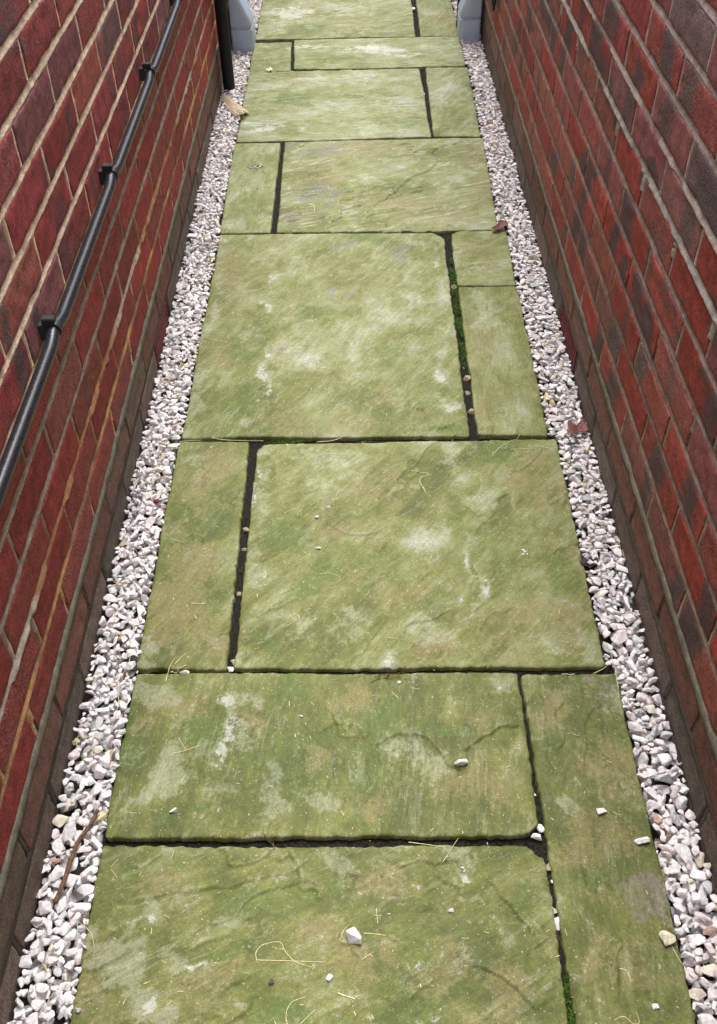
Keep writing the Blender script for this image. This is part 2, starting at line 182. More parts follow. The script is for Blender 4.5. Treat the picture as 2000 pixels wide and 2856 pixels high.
LEDGES=[('e',0.003,[(0.075,2.6453),(0.1169,2.7067),(0.1754,2.8064),(0.2331,2.8496),(0.2591,2.9259),(0.248,2.974),(0.2799,3.0217),(0.3245,3.0367),(0.3556,3.0606)]),('e',0.0018,[(0.0259,2.9495),(0.076,2.9638),(0.1355,3.0266),(0.2014,3.0409),(0.2505,3.0145)]),('e',0.0016,[(-0.19,2.5269),(-0.1006,2.5555),(-0.0099,2.6004),(0.0712,2.7082)]),('e',0.0016,[(0.0791,2.5061),(0.1717,2.5683),(0.2772,2.5917),(0.3724,2.6293)]),('F',0.0022,[(-0.3901,3.578),(-0.3187,3.5836),(-0.2847,3.62),(-0.2325,3.6307),(-0.1661,3.6112),(-0.1143,3.6134)]),('F',0.0016,[(-0.274,3.3517),(-0.2059,3.3606),(-0.1435,3.3568),(-0.081,3.3446)]),('F',0.0022,[(-0.3777,3.1629),(-0.3345,3.1859),(-0.2451,3.2005),(-0.207,3.2277),(-0.1404,3.2325)]),('F',0.0014,[(-0.1447,3.2799),(0.0083,3.2488),(0.162,3.2872),(0.2369,3.2552)]),('D',0.0024,[(0.1079,1.6983),(0.1198,1.7089),(0.1252,1.6799),(0.1408,1.676),(0.1507,1.6511),(0.1317,1.6306),(0.1145,1.6449),(0.1117,1.6803)]),('D',0.002,[(0.1703,1.6092),(0.202,1.6187),(0.2401,1.649)]),('D',0.0012,[(-0.2495,1.9362),(-0.2239,2.0039),(-0.1855,2.0381),(-0.1478,2.119)]),('S',0.0022,[(0.2483,1.4587),(0.2483,1.4117),(0.2301,1.3891),(0.2154,1.3668),(0.2366,1.338),(0.2562,1.3464)]),('S',0.0022,[(0.1999,1.2391),(0.2175,1.1908),(0.2226,1.1521),(0.2073,1.1075),(0.1886,1.0774)]),('S',0.0018,[(0.071,1.0352),(0.0835,1.065),(0.1323,1.0799),(0.1706,1.0994)]),('S',0.0014,[(-0.0695,1.3198),(-0.0199,1.2932),(0.048,1.3003)]),('S',0.0014,[(-0.1907,1.0857),(-0.1466,1.114),(-0.1127,1.1282)]),('B',0.0026,[(0.1583,0.8044),(0.1988,0.8324),(0.2337,0.8479),(0.2588,0.8534)]),('B',0.0022,[(0.0141,0.8181),(0.0462,0.8334),(0.1004,0.8354),(0.1321,0.7894),(0.1619,0.7737)]),('B',0.0016,[(-0.0697,0.9104),(-0.0463,0.8681),(-0.0365,0.8347),(-0.0046,0.8342)]),('A',0.0022,[(0.1042,0.6047),(0.1174,0.5901),(0.1424,0.5846)]),('A',0.0026,[(0.1832,0.5967),(0.1948,0.5736),(0.2138,0.5465),(0.2378,0.5127)]),('A',0.0026,[(0.1489,0.4759),(0.1768,0.4628),(0.2054,0.4376),(0.2257,0.4156)]),('A',0.0024,[(-0.1173,0.6466),(-0.0975,0.6135),(-0.0932,0.5873),(-0.0609,0.5828)]),('A',0.0018,[(-0.2781,0.4969),(-0.2307,0.5084),(-0.1832,0.5248),(-0.1576,0.5516)]),('A',0.0016,[(0.0537,0.4347),(0.0757,0.4541),(0.108,0.4637)]),('N',0.0014,[(0.3067,0.5398),(0.311,0.5022),(0.293,0.4613),(0.2965,0.4219)]),('d',0.0014,[(0.2767,2.2718),(0.3388,2.2928),(0.3968,2.273)]),('H',0.0018,[(-0.1656,4.1171),(-0.021,4.1728),(0.1054,4.1156),(0.1987,4.1894)]),('g',0.0016,[(-0.1586,3.8355),(0.0131,3.8655),(0.1841,3.8307),(0.3593,3.8841)])]


# ------------------------------------------------------------------ helpers
def hash2(ix, iy, seed):
    h = (ix.astype(np.int64) * 374761393 + iy.astype(np.int64) * 668265263 + seed * 1274126177) & 0xffffffff
    h = ((h ^ (h >> 13)) * 1274126177) & 0xffffffff
    h = h ^ (h >> 16)
    return (h & 0xffff) / 65535.0

def vnoise(x, y, seed=0):
    x = np.asarray(x, float); y = np.asarray(y, float)
    ix = np.floor(x); iy = np.floor(y)
    fx = x - ix; fy = y - iy
    fx = fx * fx * fx * (fx * (fx * 6 - 15) + 10); fy = fy * fy * fy * (fy * (fy * 6 - 15) + 10)
    a = hash2(ix, iy, seed); b = hash2(ix + 1, iy, seed); c = hash2(ix, iy + 1, seed); d = hash2(ix + 1, iy + 1, seed)
    return (a + (b - a) * fx) * (1 - fy) + (c + (d - c) * fx) * fy     # 0..1

def fbm(x, y, seed=0, octv=4, gain=.5):
    s = 0; a = 1; t = 0
    for o in range(octv):
        s = s + a * vnoise(x * 2 ** o + o * 17.3, y * 2 ** o - o * 9.1, seed + o * 13)
        t += a; a *= gain
    return s / t

def sstep(e0, e1, x):
    t = np.clip((x - e0) / (e1 - e0), 0, 1)
    return t * t * (3 - 2 * t)

def mesh_obj(name, verts, faces, mat=None, parent=None, smooth=False, attrs=None, uv=None):
    me = bpy.data.meshes.new(name)
    verts = np.asarray(verts, np.float32).reshape(-1, 3)
    if isinstance(faces, np.ndarray):
        k = faces.shape[1]
        me.vertices.add(len(verts)); me.vertices.foreach_set('co', verts.ravel())
        me.loops.add(faces.size); me.loops.foreach_set('vertex_index', faces.astype(np.int32).ravel())
        me.polygons.add(len(faces))
        me.polygons.foreach_set('loop_start', np.arange(0, faces.size, k, dtype=np.int32))
        me.update(calc_edges=True)
    else:
        me.from_pydata(verts.tolist(), [], faces)
    for an, (ty, data) in (attrs or {}).items():
        at = me.attributes.new(an, ty, 'POINT')
        key = {'FLOAT_COLOR': 'color', 'FLOAT': 'value', 'FLOAT_VECTOR': 'vector'}[ty]
        at.data.foreach_set(key, np.asarray(data, np.float32).ravel())
    me.polygons.foreach_set('use_smooth', [smooth] * len(me.polygons))
    me.validate()
    o = bpy.data.objects.new(name, me)
    COL.objects.link(o)
    if mat: me.materials.append(mat)
    if parent: o.parent = parent
    return o

def tag(o, label, cat, group=None, kind=None):
    if label: o['label'] = label
    if cat: o['category'] = cat
    if group: o['group'] = group
    if kind: o['kind'] = kind
    return o

def empty(name, loc=(0, 0, 0)):
    o = bpy.data.objects.new(name, None)
    COL.objects.link(o)
    o.location = loc
    o.empty_display_size = .05
    return o

def spline(pts, per=6):
    P = [np.array(p, float) for p in pts]
    if len(P) == 2: return [P[0] + (P[1] - P[0]) * t for t in np.linspace(0, 1, per)]
    out = []
    for i in range(len(P) - 1):
        p0, p1, p2, p3 = P[max(i - 1, 0)], P[i], P[i + 1], P[min(i + 2, len(P) - 1)]
        for t in np.linspace(0, 1, per, endpoint=False):
            out.append(.5 * ((2 * p1) + (p2 - p0) * t + (2 * p0 - 5 * p1 + 4 * p2 - p3) * t * t + (3 * p1 - p0 - 3 * p2 + p3) * t ** 3))
    out.append(P[-1])
    return out


class NT:
    def __init__(self, name):
        self.m = bpy.data.materials.new(name)
        self.m.use_nodes = True
        self.t = self.m.node_tree
        self.b = self.t.nodes['Principled BSDF']
        self.b.inputs['Specular IOR Level'].default_value = .3
    def n(self, ty, **kw):
        nd = self.t.nodes.new(ty)
        for k, v in kw.items(): setattr(nd, k, v)
        return nd
    def link(self, a, b): self.t.links.new(a, b)
    def attr(self, name): return self.n('ShaderNodeAttribute', attribute_name=name)
    def coord(self, scale=(1, 1, 1), rot=(0, 0, 0), src=None):
        tc = self.n('ShaderNodeTexCoord')
        mp = self.n('ShaderNodeMapping')
        mp.inputs['Scale'].default_value = scale
        mp.inputs['Rotation'].default_value = rot
        self.link(src if src is not None else tc.outputs['Object'], mp.inputs['Vector'])
        return mp.outputs[0]
    def noise(self, vec, scale, detail=4, rough=.55, dist=0):
        nd = self.n('ShaderNodeTexNoise')
        nd.inputs['Scale'].default_value = scale
        nd.inputs['Detail'].default_value = detail
        nd.inputs['Roughness'].default_value = rough
        nd.inputs['Distortion'].default_value = dist
        self.link(vec, nd.inputs['Vector'])
        return nd.outputs['Fac']
    def voro(self, vec, scale, feat='F1'):
        nd = self.n('ShaderNodeTexVoronoi', feature=feat)
        nd.inputs['Scale'].default_value = scale
        self.link(vec, nd.inputs['Vector'])
        return nd
    def math(self, op, a, b=None, c=None, clamp=False):
        nd = self.n('ShaderNodeMath', operation=op, use_clamp=clamp)
        for i, v in enumerate((a, b, c)):
            if v is None: continue
            if isinstance(v, (int, float)): nd.inputs[i].default_value = v
            else: self.link(v, nd.inputs[i])
        return nd.outputs[0]
    def rng(self, v, a, b, c=0., d=1.):
        nd = self.n('ShaderNodeMapRange', interpolation_type='SMOOTHSTEP')
        self.link(v, nd.inputs[0])
        for i, q in enumerate((a, b, c, d)): nd.inputs[i + 1].default_value = q
        return nd.outputs[0]
    def mix(self, fac, a, b, mode='MIX'):
        nd = self.n('ShaderNodeMix', data_type='RGBA', blend_type=mode)
        for s, v in ((nd.inputs[0], fac), (nd.inputs[6], a), (nd.inputs[7], b)):
            if isinstance(v, (int, float)): s.default_value = v
            elif isinstance(v, tuple): s.default_value = (*v[:3], 1)
            else: self.link(v, s)
        return nd.outputs[2]
    def scale(self, col, fac):           # colour times scalar
        nd = self.n('ShaderNodeVectorMath', operation='SCALE')
        self.link(col, nd.inputs[0])
        if isinstance(fac, (int, float)): nd.inputs['Scale'].default_value = fac
        else: self.link(fac, nd.inputs['Scale'])
        return nd.outputs[0]
    def sep(self, col):
        nd = self.n('ShaderNodeSeparateColor')
        self.link(col, nd.inputs[0])
        return nd.outputs
    def bump(self, h, dist, strength=1.0, nrm=None):
        nd = self.n('ShaderNodeBump')
        nd.inputs['Strength'].default_value = strength
        nd.inputs['Distance'].default_value = dist
        self.link(h, nd.inputs['Height'])
        if nrm is not None: self.link(nrm, nd.inputs['Normal'])
        return nd.outputs[0]
    def out(self, col=None, rough=None, nrm=None, spec=None):
        for k, v in (('Base Color', col), ('Roughness', rough), ('Normal', nrm), ('Specular IOR Level', spec)):
            if v is None: continue
            s = self.b.inputs[k]
            if isinstance(v, (int, float)): s.default_value = v
            elif isinstance(v, tuple): s.default_value = (*v[:3], 1)
            else: self.link(v, s)
        return self.m

# ------------------------------------------------------------------ materials
def mat_brick():
    m = NT('sand_faced_brick')
    c = m.coord(); a = m.attr('Col'); k = m.attr('Aux')
    dark, white, _z = m.sep(k.outputs['Color'])[:3]
    st = m.coord(scale=(1, 1, .3))
    n1 = m.noise(c, 38, 5); n2 = m.noise(st, 420, 3, .6); n3 = m.noise(c, 900, 2, .6); n4 = m.noise(c, 120, 4)
    base = m.scale(a.outputs['Color'], m.rng(n1, .25, .75, .68, 1.28))
    dk = m.rng(m.math('ADD', dark, m.math('MULTIPLY', m.math('SUBTRACT', n4, .5), .9)), .3, .75)
    base = m.mix(m.math('MULTIPLY', dk, .9), base, (.078, .058, .064))
    base = m.scale(base, m.rng(n2, .3, .7, .62, 1.38))
    base = m.scale(base, m.rng(n3, .3, .7, .7, 1.3))
    wf = m.rng(m.math('ADD', m.noise(c, 330, 2, .5), m.math('MULTIPLY', white, .2)), .70, .80)
    base = m.mix(m.math('MULTIPLY', wf, .5), base, (.36, .28, .25))
    h = m.math('ADD', m.math('MULTIPLY', n2, 1.), m.math('MULTIPLY', n3, .6))
    return m.out(base, .78, m.bump(h, .0016, .8), .25)

def mat_mortar():
    m = NT('weathered_mortar')
    c = m.coord(); a = m.attr('Col')
    n1 = m.noise(c, 45, 5); n2 = m.noise(c, 380, 4, .65); n3 = m.noise(c, 900, 2)
    base = m.scale(a.outputs['Color'], m.rng(n1, .25, .75, .68, 1.25))
    base = m.scale(base, m.rng(n2, .3, .7, .72, 1.25))
    base = m.mix(m.rng(n3, .66, .76), base, (.5, .46, .4))
    return m.out(base, .9, m.bump(m.math('ADD', n2, m.math('MULTIPLY', n3, .5)), .0022, .9), .15)

def mat_slab():
    m = NT('algae_covered_sandstone')
    c = m.coord()
    a = m.attr('MaskA'); b = m.attr('MaskB'); lay = m.attr('Lay')
    pale, tan, green = m.sep(a.outputs['Color'])[:3]
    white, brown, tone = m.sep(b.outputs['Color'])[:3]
    grey, riven = a.outputs['Alpha'], b.outputs['Alpha']
    lv = lay.outputs['Vector']
    s1 = m.coord(scale=(1, .62, 1), src=lv)
    s2 = m.coord(scale=(1, .16, 1), src=lv)
    n_a = m.noise(s1, 8, 7, .62, .6)             # broad algae zones drawn out along the grain
    n_b = m.noise(m.coord(scale=(1, .5, 1), src=m.coord(src=lv)), 21, 8, .66, .8)
    n_s = m.noise(s2, 75, 4, .6, .5)             # riven grain
    n_s2 = m.noise(s2, 210, 3, .6)
    n_w = m.noise(c, 55, 8, .72, .6)
    n_f = m.noise(c, 150, 5, .7)
    n_g = m.noise(c, 620, 3, .7)
    half = lambda n, k: m.math('MULTIPLY', m.math('SUBTRACT', n, .5), k)
    add = lambda *v: v[0] if len(v) == 1 else m.math('ADD', v[0], add(*v[1:]))
    wob = add(half(n_w, 2.3), half(n_b, 1.2), half(n_f, 1.1), half(n_s, .4))
    def th(mask, lo=.2, hi=.9, k=1.0):
        return m.rng(m.math('ADD', mask, m.math('MULTIPLY', wob, k)), lo, hi)
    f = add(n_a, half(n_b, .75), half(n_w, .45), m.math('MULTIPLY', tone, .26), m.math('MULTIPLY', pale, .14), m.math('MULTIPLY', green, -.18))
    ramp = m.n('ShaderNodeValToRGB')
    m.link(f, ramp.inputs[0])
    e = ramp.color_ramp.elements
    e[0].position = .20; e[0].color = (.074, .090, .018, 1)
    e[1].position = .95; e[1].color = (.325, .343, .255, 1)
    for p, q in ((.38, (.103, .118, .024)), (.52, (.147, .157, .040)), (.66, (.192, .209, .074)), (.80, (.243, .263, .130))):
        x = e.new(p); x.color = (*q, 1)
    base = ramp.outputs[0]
    base = m.mix(m.math('MULTIPLY', th(tan, .25, .8), .55), base, (.215, .176, .074))
    base = m.mix(m.math('MULTIPLY', th(green, .3, 1.), .45), base, (.100, .158, .028))
    base = m.mix(m.math('MULTIPLY', th(brown), .80), base, (.175, .150, .115))
    base = m.mix(m.math('MULTIPLY', th(grey), .60), base, (.165, .172, .135))
    base = m.mix(m.math('MULTIPLY', th(pale, .36, 1.1, 1.2), .34), base, (.325, .343, .258))
    base = m.mix(m.math('MULTIPLY', th(white, .45, .95, 1.2), .52), base, (.520, .530, .475))
    # split layers show as fine pale and dark contours following the grain
    for sc, lo, colr, k in ((13, .034, (.37, .385, .27), .70), (22, .022, (.080, .098, .034), .70), (30, .022, (.39, .40, .28), .55)):
        nr = m.noise(m.coord(scale=(1, .22, 1), src=m.coord(src=lv)), sc, 5, .6, .9)
        line = m.rng(m.math('ABSOLUTE', m.math('SUBTRACT', nr, .5 + (sc - 24) * .004)), 0., lo, 1., 0.)
        gate = m.rng(m.noise(c, 9 + sc * .2, 3), .45, .62)
        base = m.mix(m.math('MULTIPLY', m.math('MULTIPLY', line, gate), m.math('MULTIPLY', riven, k)), base, colr)
    base = m.scale(base, m.rng(n_s, .3, .7, .91, 1.09))
    base = m.scale(base, m.rng(n_s2, .3, .7, .90, 1.10))
    base = m.scale(base, m.rng(n_f, .3, .7, .86, 1.15))
    base = m.scale(base, m.rng(n_g, .3, .7, .72, 1.30))
    fl = m.rng(m.noise(c, 240, 3, .6), .655, .70)
    base = m.mix(m.math('MULTIPLY', fl, .65), base, (.50, .49, .36))
    fd = m.rng(m.noise(c, 120, 3, .6), .30, .26)
    base = m.mix(m.math('MULTIPLY', fd, .5), base, (.075, .09, .03))
    h = add(m.math('MULTIPLY', n_s, .5), m.math('MULTIPLY', n_s2, .3), m.math('MULTIPLY', n_f, .35), m.math('MULTIPLY', n_g, .25))
    return m.out(base, .68, m.bump(h, .0013, .8), .35)

def mat_stone():
    m = NT('white_limestone_chippings')
    c = m.coord(); a = m.attr('Col')
    n1 = m.noise(c, 140, 4); n2 = m.noise(c, 520, 3, .6)
    base = m.scale(a.outputs['Color'], m.rng(n1, .3, .7, .8, 1.12))
    base = m.scale(base, m.rng(n2, .3, .7, .86, 1.1))
    base = m.mix(m.rng(n1, .62, .75), base, m.scale(a.outputs['Color'], .72))
    return m.out(base, .7, m.bump(m.math('ADD', n1, m.math('MULTIPLY', n2, .5)), .0014, .7), .3)

def mat_soil(name, c1, c2, sc=220):
    m = NT(name)
    c = m.coord()
    n1 = m.noise(c, sc, 4, .7); n2 = m.noise(c, 900, 2)
    base = m.mix(m.rng(n1, .35, .7), c1, c2)
    base = m.mix(m.rng(n2, .68, .78), base, (.16, .14, .11))
    return m.out(base, .95, m.bump(n1, .004, 1.), .1)

def mat_plain(name, col, rough=.5, spec=.4, var=.15, sc=60, bump=.0004, speck=None):
    m = NT(name)
    c = m.coord()
    n1 = m.noise(c, sc, 4); n2 = m.noise(c, sc * 6, 3)
    rgb = m.n('ShaderNodeRGB'); rgb.outputs[0].default_value = (*col, 1)
    base = m.scale(rgb.outputs[0], m.rng(n1, .3, .7, 1 - var, 1 + var))
    if speck:
        base = m.mix(m.math('MULTIPLY', m.rng(m.noise(c, 200, 2), .75, .80), .8), base, speck)
    return m.out(base, m.rng(n2, .3, .7, max(rough - .08, 0), rough + .08), m.bump(n2, bump, .6), spec)

M_BRICK, M_MORTAR, M_SLAB, M_STONE = mat_brick(), mat_mortar(), mat_slab(), mat_stone()
M_SOIL = mat_soil('dark_damp_soil', (.010, .0095, .008), (.040, .037, .028))
M_GROUND = mat_soil('subsoil', (.05, .045, .035), (.11, .10, .08), 60)
M_PIPE = mat_plain('black_conduit_plastic', (.016, .018, .024), .33, .5, .12, 40, .0002, (.34, .35, .38))
M_CLIP = mat_plain('black_clip_plastic', (.022, .023, .028), .5, .45, .2, 90)
M_DOWN = mat_plain('black_downpipe_plastic', (.010, .011, .016), .6, .3, .2, 30)
M_BLUE = mat_plain('pale_blue_grey_plastic', (.49, .585, .77), .5, .4, .06, 25, .0002, (.25, .28, .33))
M_STRAW = mat_plain('dry_straw', (.76, .68, .42), .7, .2, .25, 200)
M_TWIG = mat_plain('brown_twig', (.165, .095, .05), .8, .15, .35, 160, .0015)
M_HUSK = mat_plain('dried_husk', (.74, .63, .47), .75, .2, .2, 120, .002)
M_LEAF = mat_plain('red_brown_leaf', (.125, .032, .018), .5, .35, .35, 90, .001)
M_MAROON = mat_plain('maroon_leaf', (.17, .055, .055), .6, .3, .3, 90, .001)
M_DARKLEAF = mat_plain('rotted_leaf', (.022, .016, .018), .6, .3, .3, 90, .001)
M_CLAY = mat_plain('terracotta', (.125, .028, .029), .7, .25, .25, 60, .001)
M_MOSS = mat_plain('moss', (.055, .12, .014), .85, .1, .6, 160, .002)
M_GUANO = mat_plain('bird_dropping_white', (.78, .78, .74), .7, .2, .1, 300, .002)
M_GUANOD = mat_plain('bird_dropping_dark', (.03, .03, .032), .6, .3, .4, 300, .002)

# ------------------------------------------------------------------ ground
gv = [(-30, -30, -.05), (30, -30, -.05), (30, 30, -.05), (-30, 30, -.05)]
ground = tag(mesh_obj('ground', gv, [(0, 1, 2, 3)], M_GROUND), 'bare earth under the houses and the path', 'ground', kind='structure')
nx, ny = 84, 460
gx, gy = np.meshgrid(np.linspace(-.398, .437, nx), np.linspace(.0, 4.62, ny), indexing='ij')
gz0 = -.0135 + (fbm(gx * 60, gy * 60, 5) - .5) * .008 + (vnoise(gx * 300, gy * 300, 6) - .5) * .002
idx = np.arange(nx * ny).reshape(nx, ny)
qf = np.stack([idx[:-1, :-1], idx[1:, :-1], idx[1:, 1:], idx[:-1, 1:]], -1).reshape(-1, 4)
tag(mesh_obj('joint_soil', np.stack([gx, gy, gz0], -1), qf, M_SOIL, smooth=True), 'dark damp soil filling the joints between the paving slabs', 'soil', kind='structure')

def grid_faces(n, m, off=0, flip=False):
    i = np.arange(n * m).reshape(n, m) + off
    f = np.stack([i[:-1, :-1], i[1:, :-1], i[1:, 1:], i[:-1, 1:]], -1).reshape(-1, 4)
    return f[:, ::-1] if flip else f

# ------------------------------------------------------------------ brick walls
def build_wall(side):
    X = XL if side == 'l' else XR
    sg = 1 if side == 'l' else -1
    z0 = DPC[side]
    org = np.array((X, 2.7, 0.))
    root = empty('brick_wall', org)
    def put(name, V, F, mat, **k):
        return mesh_obj(name, V - org.astype(np.float32), F, mat, root, **k)
    W3 = lambda y, z, o: np.stack([X + sg * o, y, z], -1)

    fine_u = np.concatenate([[0, .0016, .004], np.linspace(.009, .206, 24), [.2105, .2128, .2143]])
    fine_v = np.concatenate([[0, .0015, .0038], np.linspace(.009, .055, 8), [.0606, .0628, .0643]])
    lo_u = np.array([0, .003, .05, .11, .165, .212, .215]); lo_v = np.array([0, .003, .0325, .061, .0643])
    n_course = int((WALL_TOP - z0) / .075)
    groups = {'brickwork': ([], [], [], []), 'plinth_brickwork': ([], [], [], [])}
    counts = {'brickwork': 0, 'plinth_brickwork': 0}
    air = (1.857, 2.054) if side == 'l' else (1.806, 2.018)
    perps = {}
    for c in range(-3, n_course):
        if c >= 0:
            ph = PHASE[side][c] if c < 10 else (PHASE[side][9 - (c % 2 == 0)] + rng.uniform(-.012, .012))
        else:
            base = (air[0] - .005) % .225
            ph = base if c % 2 == 0 else (base + .1125) % .225
        ph %= .225
        n0 = int(math.floor((WALL_Y0 - ph) / .225)); n1 = int(math.ceil((WALL_Y1 - ph) / .225))
        perps[c] = ph
        zb = z0 + .075 * c + .005 + (-.009 if c < 0 else 0)
        for n in range(n0, n1):
            ys = ph + .225 * n + .005
            if c == -2 and abs(ys - air[0]) < .03: continue
            fine = (.15 < ys < 4.75 and zb < 1.08)
            u = fine_u if fine else lo_u; v = fine_v if fine else lo_v
            U, V = np.meshgrid(u, v, indexing='ij')
            dy0, dy1, dz0, dz1 = rng.uniform(-.0016, .0016, 4) * np.array([1, 1, .6, .6])
            y = ys + U + dy0 * (1 - U / .215) + dy1 * U / .215
            z = zb + V + dz0 * (1 - V / .065) + dz1 * V / .065
            s = int(rng.integers(1, 9999))
            o = np.full(U.shape, rng.uniform(-.0007, .0008)) + (U - .107) * rng.uniform(-.005, .005) + (V - .032) * rng.uniform(-.008, .008)
            if fine:
                o = o + (fbm(y * 22, z * 50, s, 3) - .5) * .0030 + (vnoise(y * 260, z * 70, s) - .5) * .0007
                eu = np.minimum(U, .215 - U); ev = np.minimum(V, .065 - V)
                wv = np.exp(-ev / .006); wu = np.exp(-eu / .006)
                z = z + np.where(V < .03, 1, -1) * wv * ((vnoise(y * 38, z * 0 + s, s) - .5) * .0040 + (vnoise(y * 210, z * 0 + s, s + 1) - .5) * .0022)
                y = y + np.where(U < .1, 1, -1) * wu * ((vnoise(z * 70, y * 0 + s, s + 2) - .5) * .0034 + (vnoise(z * 240, y * 0, s + 3) - .5) * .0016)
            ring = np.zeros(U.shape)
            ring[0, :] = ring[-1, :] = ring[:, 0] = ring[:, -1] = 1
            o = o - ring * .013
            if fine:
                r2_ = np.zeros(U.shape); r2_[1, :] = r2_[-2, :] = .3; r2_[:, 1] = r2_[:, -2] = 1
                o = o - r2_ * (1 - ring) * .0013
                r3_ = np.zeros(U.shape); r3_[2, :] = r3_[-3, :] = r3_[:, 2] = r3_[:, -3] = 1
                o = o - r3_ * (1 - ring) * (1 - r2_) * .0003
            # fired colour of this brick
            q = rng.random(); near = ys < 1.7
            dmask = np.zeros(U.shape)
            if c < 0:
                col = [(.165, .084, .066), (.180, .076, .060), (.135, .092, .074)][int(q * 3)] if c == -1 else [(.125, .106, .084), (.142, .106, .085)][int(q * 2)]
                if c == -1 and side == 'r': col = (.180, .082, .062)
            elif side == 'l':
                if c <= 4:
                    col = (.235, .043, .042) if q < .6 else ((.205, .046, .042) if q < .85 else (.215, .062, .048))
                    if q > .9 and c < 3: dmask = np.exp(-((U - .1) / .04) ** 2) * .5
                else:
                    col = (.250, .047, .048) if q < .45 else ((.225, .046, .052) if q < .7 else ((.255, .072, .056) if q < .8 else (.205, .085, .090)))
                    if rng.random() < .55:
                        uc = rng.uniform(.02, .19); dmask = np.exp(-((U - uc + (V - .03) * rng.uniform(-.4, .4)) / rng.uniform(.018, .045)) ** 2) * rng.uniform(.5, .95)
            else:
                if c <= 2:
                    col = (.240, .050, .044) if q < .55 else ((.235, .080, .060) if q < .8 else (.185, .076, .066))
                else:
                    col = (.250, .050, .050) if q < .45 else ((.205, .078, .066) if q < .58 else ((.220, .082, .084) if q < .78 else ((.130, .088, .092) if q < .86 else (.265, .058, .044))))
                if near and q < .6: col = (.260, .050, .040)
                if rng.random() < .55:
                    uc = rng.uniform(.02, .19); dmask = np.exp(-((U - uc + (V - .03) * rng.uniform(-.4, .4)) / rng.uniform(.03, .075)) ** 2) * rng.uniform(.5, 1.0)
            if near and c <= 4 and c >= 0: col = tuple(np.array(col) * .9)
            col = np.array(col) * rng.uniform(.85, 1.18) * (np.array((1.30, 1.12, 1.10)) if 0 <= c <= 4 else (np.array((1.14, 1.02, 1.02)) if c > 4 else 1.))
            if c >= (3 if side == 'r' else 5):
                dmask = np.maximum(dmask, sstep(.50, .74, fbm(y * 7 + 3, z * 10, 401 + ord(side), 4)) * (.78 if side == 'r' else .55))
            g = 'brickwork' if c >= 0 else 'plinth_brickwork'
            Vs, Fs, Cs, As = groups[g]
            Vs.append(W3(y, z, o).reshape(-1, 3)); Fs.append(grid_faces(len(u), len(v), counts[g], sg < 0)); counts[g] += U.size
            cc = np.ones((U.size, 4)); cc[:, :3] = col
            aa = np.zeros((U.size, 4)); aa[:, 0] = dmask.ravel(); aa[:, 1] = rng.random() * (1 if side == 'l' else 1.2); aa[:, 3] = 1
            Cs.append(cc); As.append(aa)
    for g, (Vs, Fs, Cs, As) in groups.items():
        put(g, np.concatenate(Vs).astype(np.float32), np.concatenate(Fs), M_BRICK, smooth=True,
            attrs={'Col': ('FLOAT_COLOR', np.concatenate(Cs)), 'Aux': ('FLOAT_COLOR', np.concatenate(As))})

    # pointing: one height field behind the brick faces
    ya = np.concatenate([np.linspace(WALL_Y0, .1, 8)[:-1], np.arange(.1, 4.8, .0075), np.linspace(4.8, WALL_Y1, 10)])
    za = np.concatenate([[-.08], np.arange(-.05, 1.16, .0022), np.arange(1.18, WALL_TOP, .06), [WALL_TOP]])
    Y, Z = np.meshgrid(ya, za, indexing='ij')
    J = np.round((Z - z0) / .075).astype(int)                  # index of the nearest bed joint
    dz = Z - (z0 + J * .075)
    strike = np.clip((dz + .006) / .0115, 0, 1)
    rec = (-.0003 if side == 'l' else -.0014) - .0044 * strike + (fbm(Y * 30, Z * 12 + J, 31, 3) - .5) * .0015 + (vnoise(Y * 160, Z * 160, 33) - .5) * .0012 + 0.
    col = np.zeros(Y.shape + (3,))
    if side == 'l':
        jc = {1: (.60, .35, .16), 2: (.52, .45, .38), 3: (.36, .30, .25), 4: (.34, .275, .215)}
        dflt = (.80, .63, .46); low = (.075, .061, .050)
        rec = rec + np.where(J == 2, (fbm(Y * 14, Z * 3, 41, 3) > .52) * .0030, 0)
    else:
        jc = {6: (.42, .39, .34), 5: (.36, .29, .25), 4: (.35, .28, .235), 3: (.36, .29, .24), 2: (.28, .22, .18), 1: (.34, .26, .20)}
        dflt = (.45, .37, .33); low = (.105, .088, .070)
        rec = rec + np.where((J == 6) | (J == 7), (fbm(Y * 12, Z * 3, 43, 3) > .5) * .003, 0) + np.where(J < 0, .002, 0)
    col[:] = dflt
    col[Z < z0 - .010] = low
    for j, v in jc.items(): col[J == j] = v
    if side == 'l':
        mk = (J == 1); t = sstep(.35, .6, fbm(Y * 5, Y * 0, 51, 2))[..., None]
        col = np.where(mk[..., None], col * t + np.array((.30, .18, .115)) * (1 - t), col)
        mk = (J == 2); t = sstep(.4, .6, fbm(Y * 4, Y * 0, 52, 2))[..., None]
        col = np.where(mk[..., None], col * t + np.array((.42, .22, .12)) * (1 - t), col)
    Cn = np.floor((Z - z0 + np.where(Z < z0 - .004, .009, 0)) / .075).astype(int)
    ph_arr = np.array([perps.get(c, .0) for c in range(-3, n_course + 2)])
    PH = ph_arr[np.clip(Cn + 3, 0, len(ph_arr) - 1)]
    dp = np.abs(((Y - PH + .1125) % .225) - .1125)
    near_j = np.minimum(np.abs(dz - np.where(J < 0, .009, 0) * -1), dp)
    inperp = (dp < .0065) & (np.abs(dz) > .0072)
    rec = np.where(inperp, -.0006 + (vnoise(Y * 120, Z * 60, 34) - .5) * .0012, rec)
    lump = (rec > .0012) & ~inperp & (J > 0)
    rec = rec - .010 * sstep(.0075, .0105, near_j + np.where(lump, -.0015, 0))
    ca = np.ones(Y.shape + (4,)); ca[..., :3] = col * (.85 + .3 * fbm(Y * 8, Z * 8, 61, 3))[..., None]
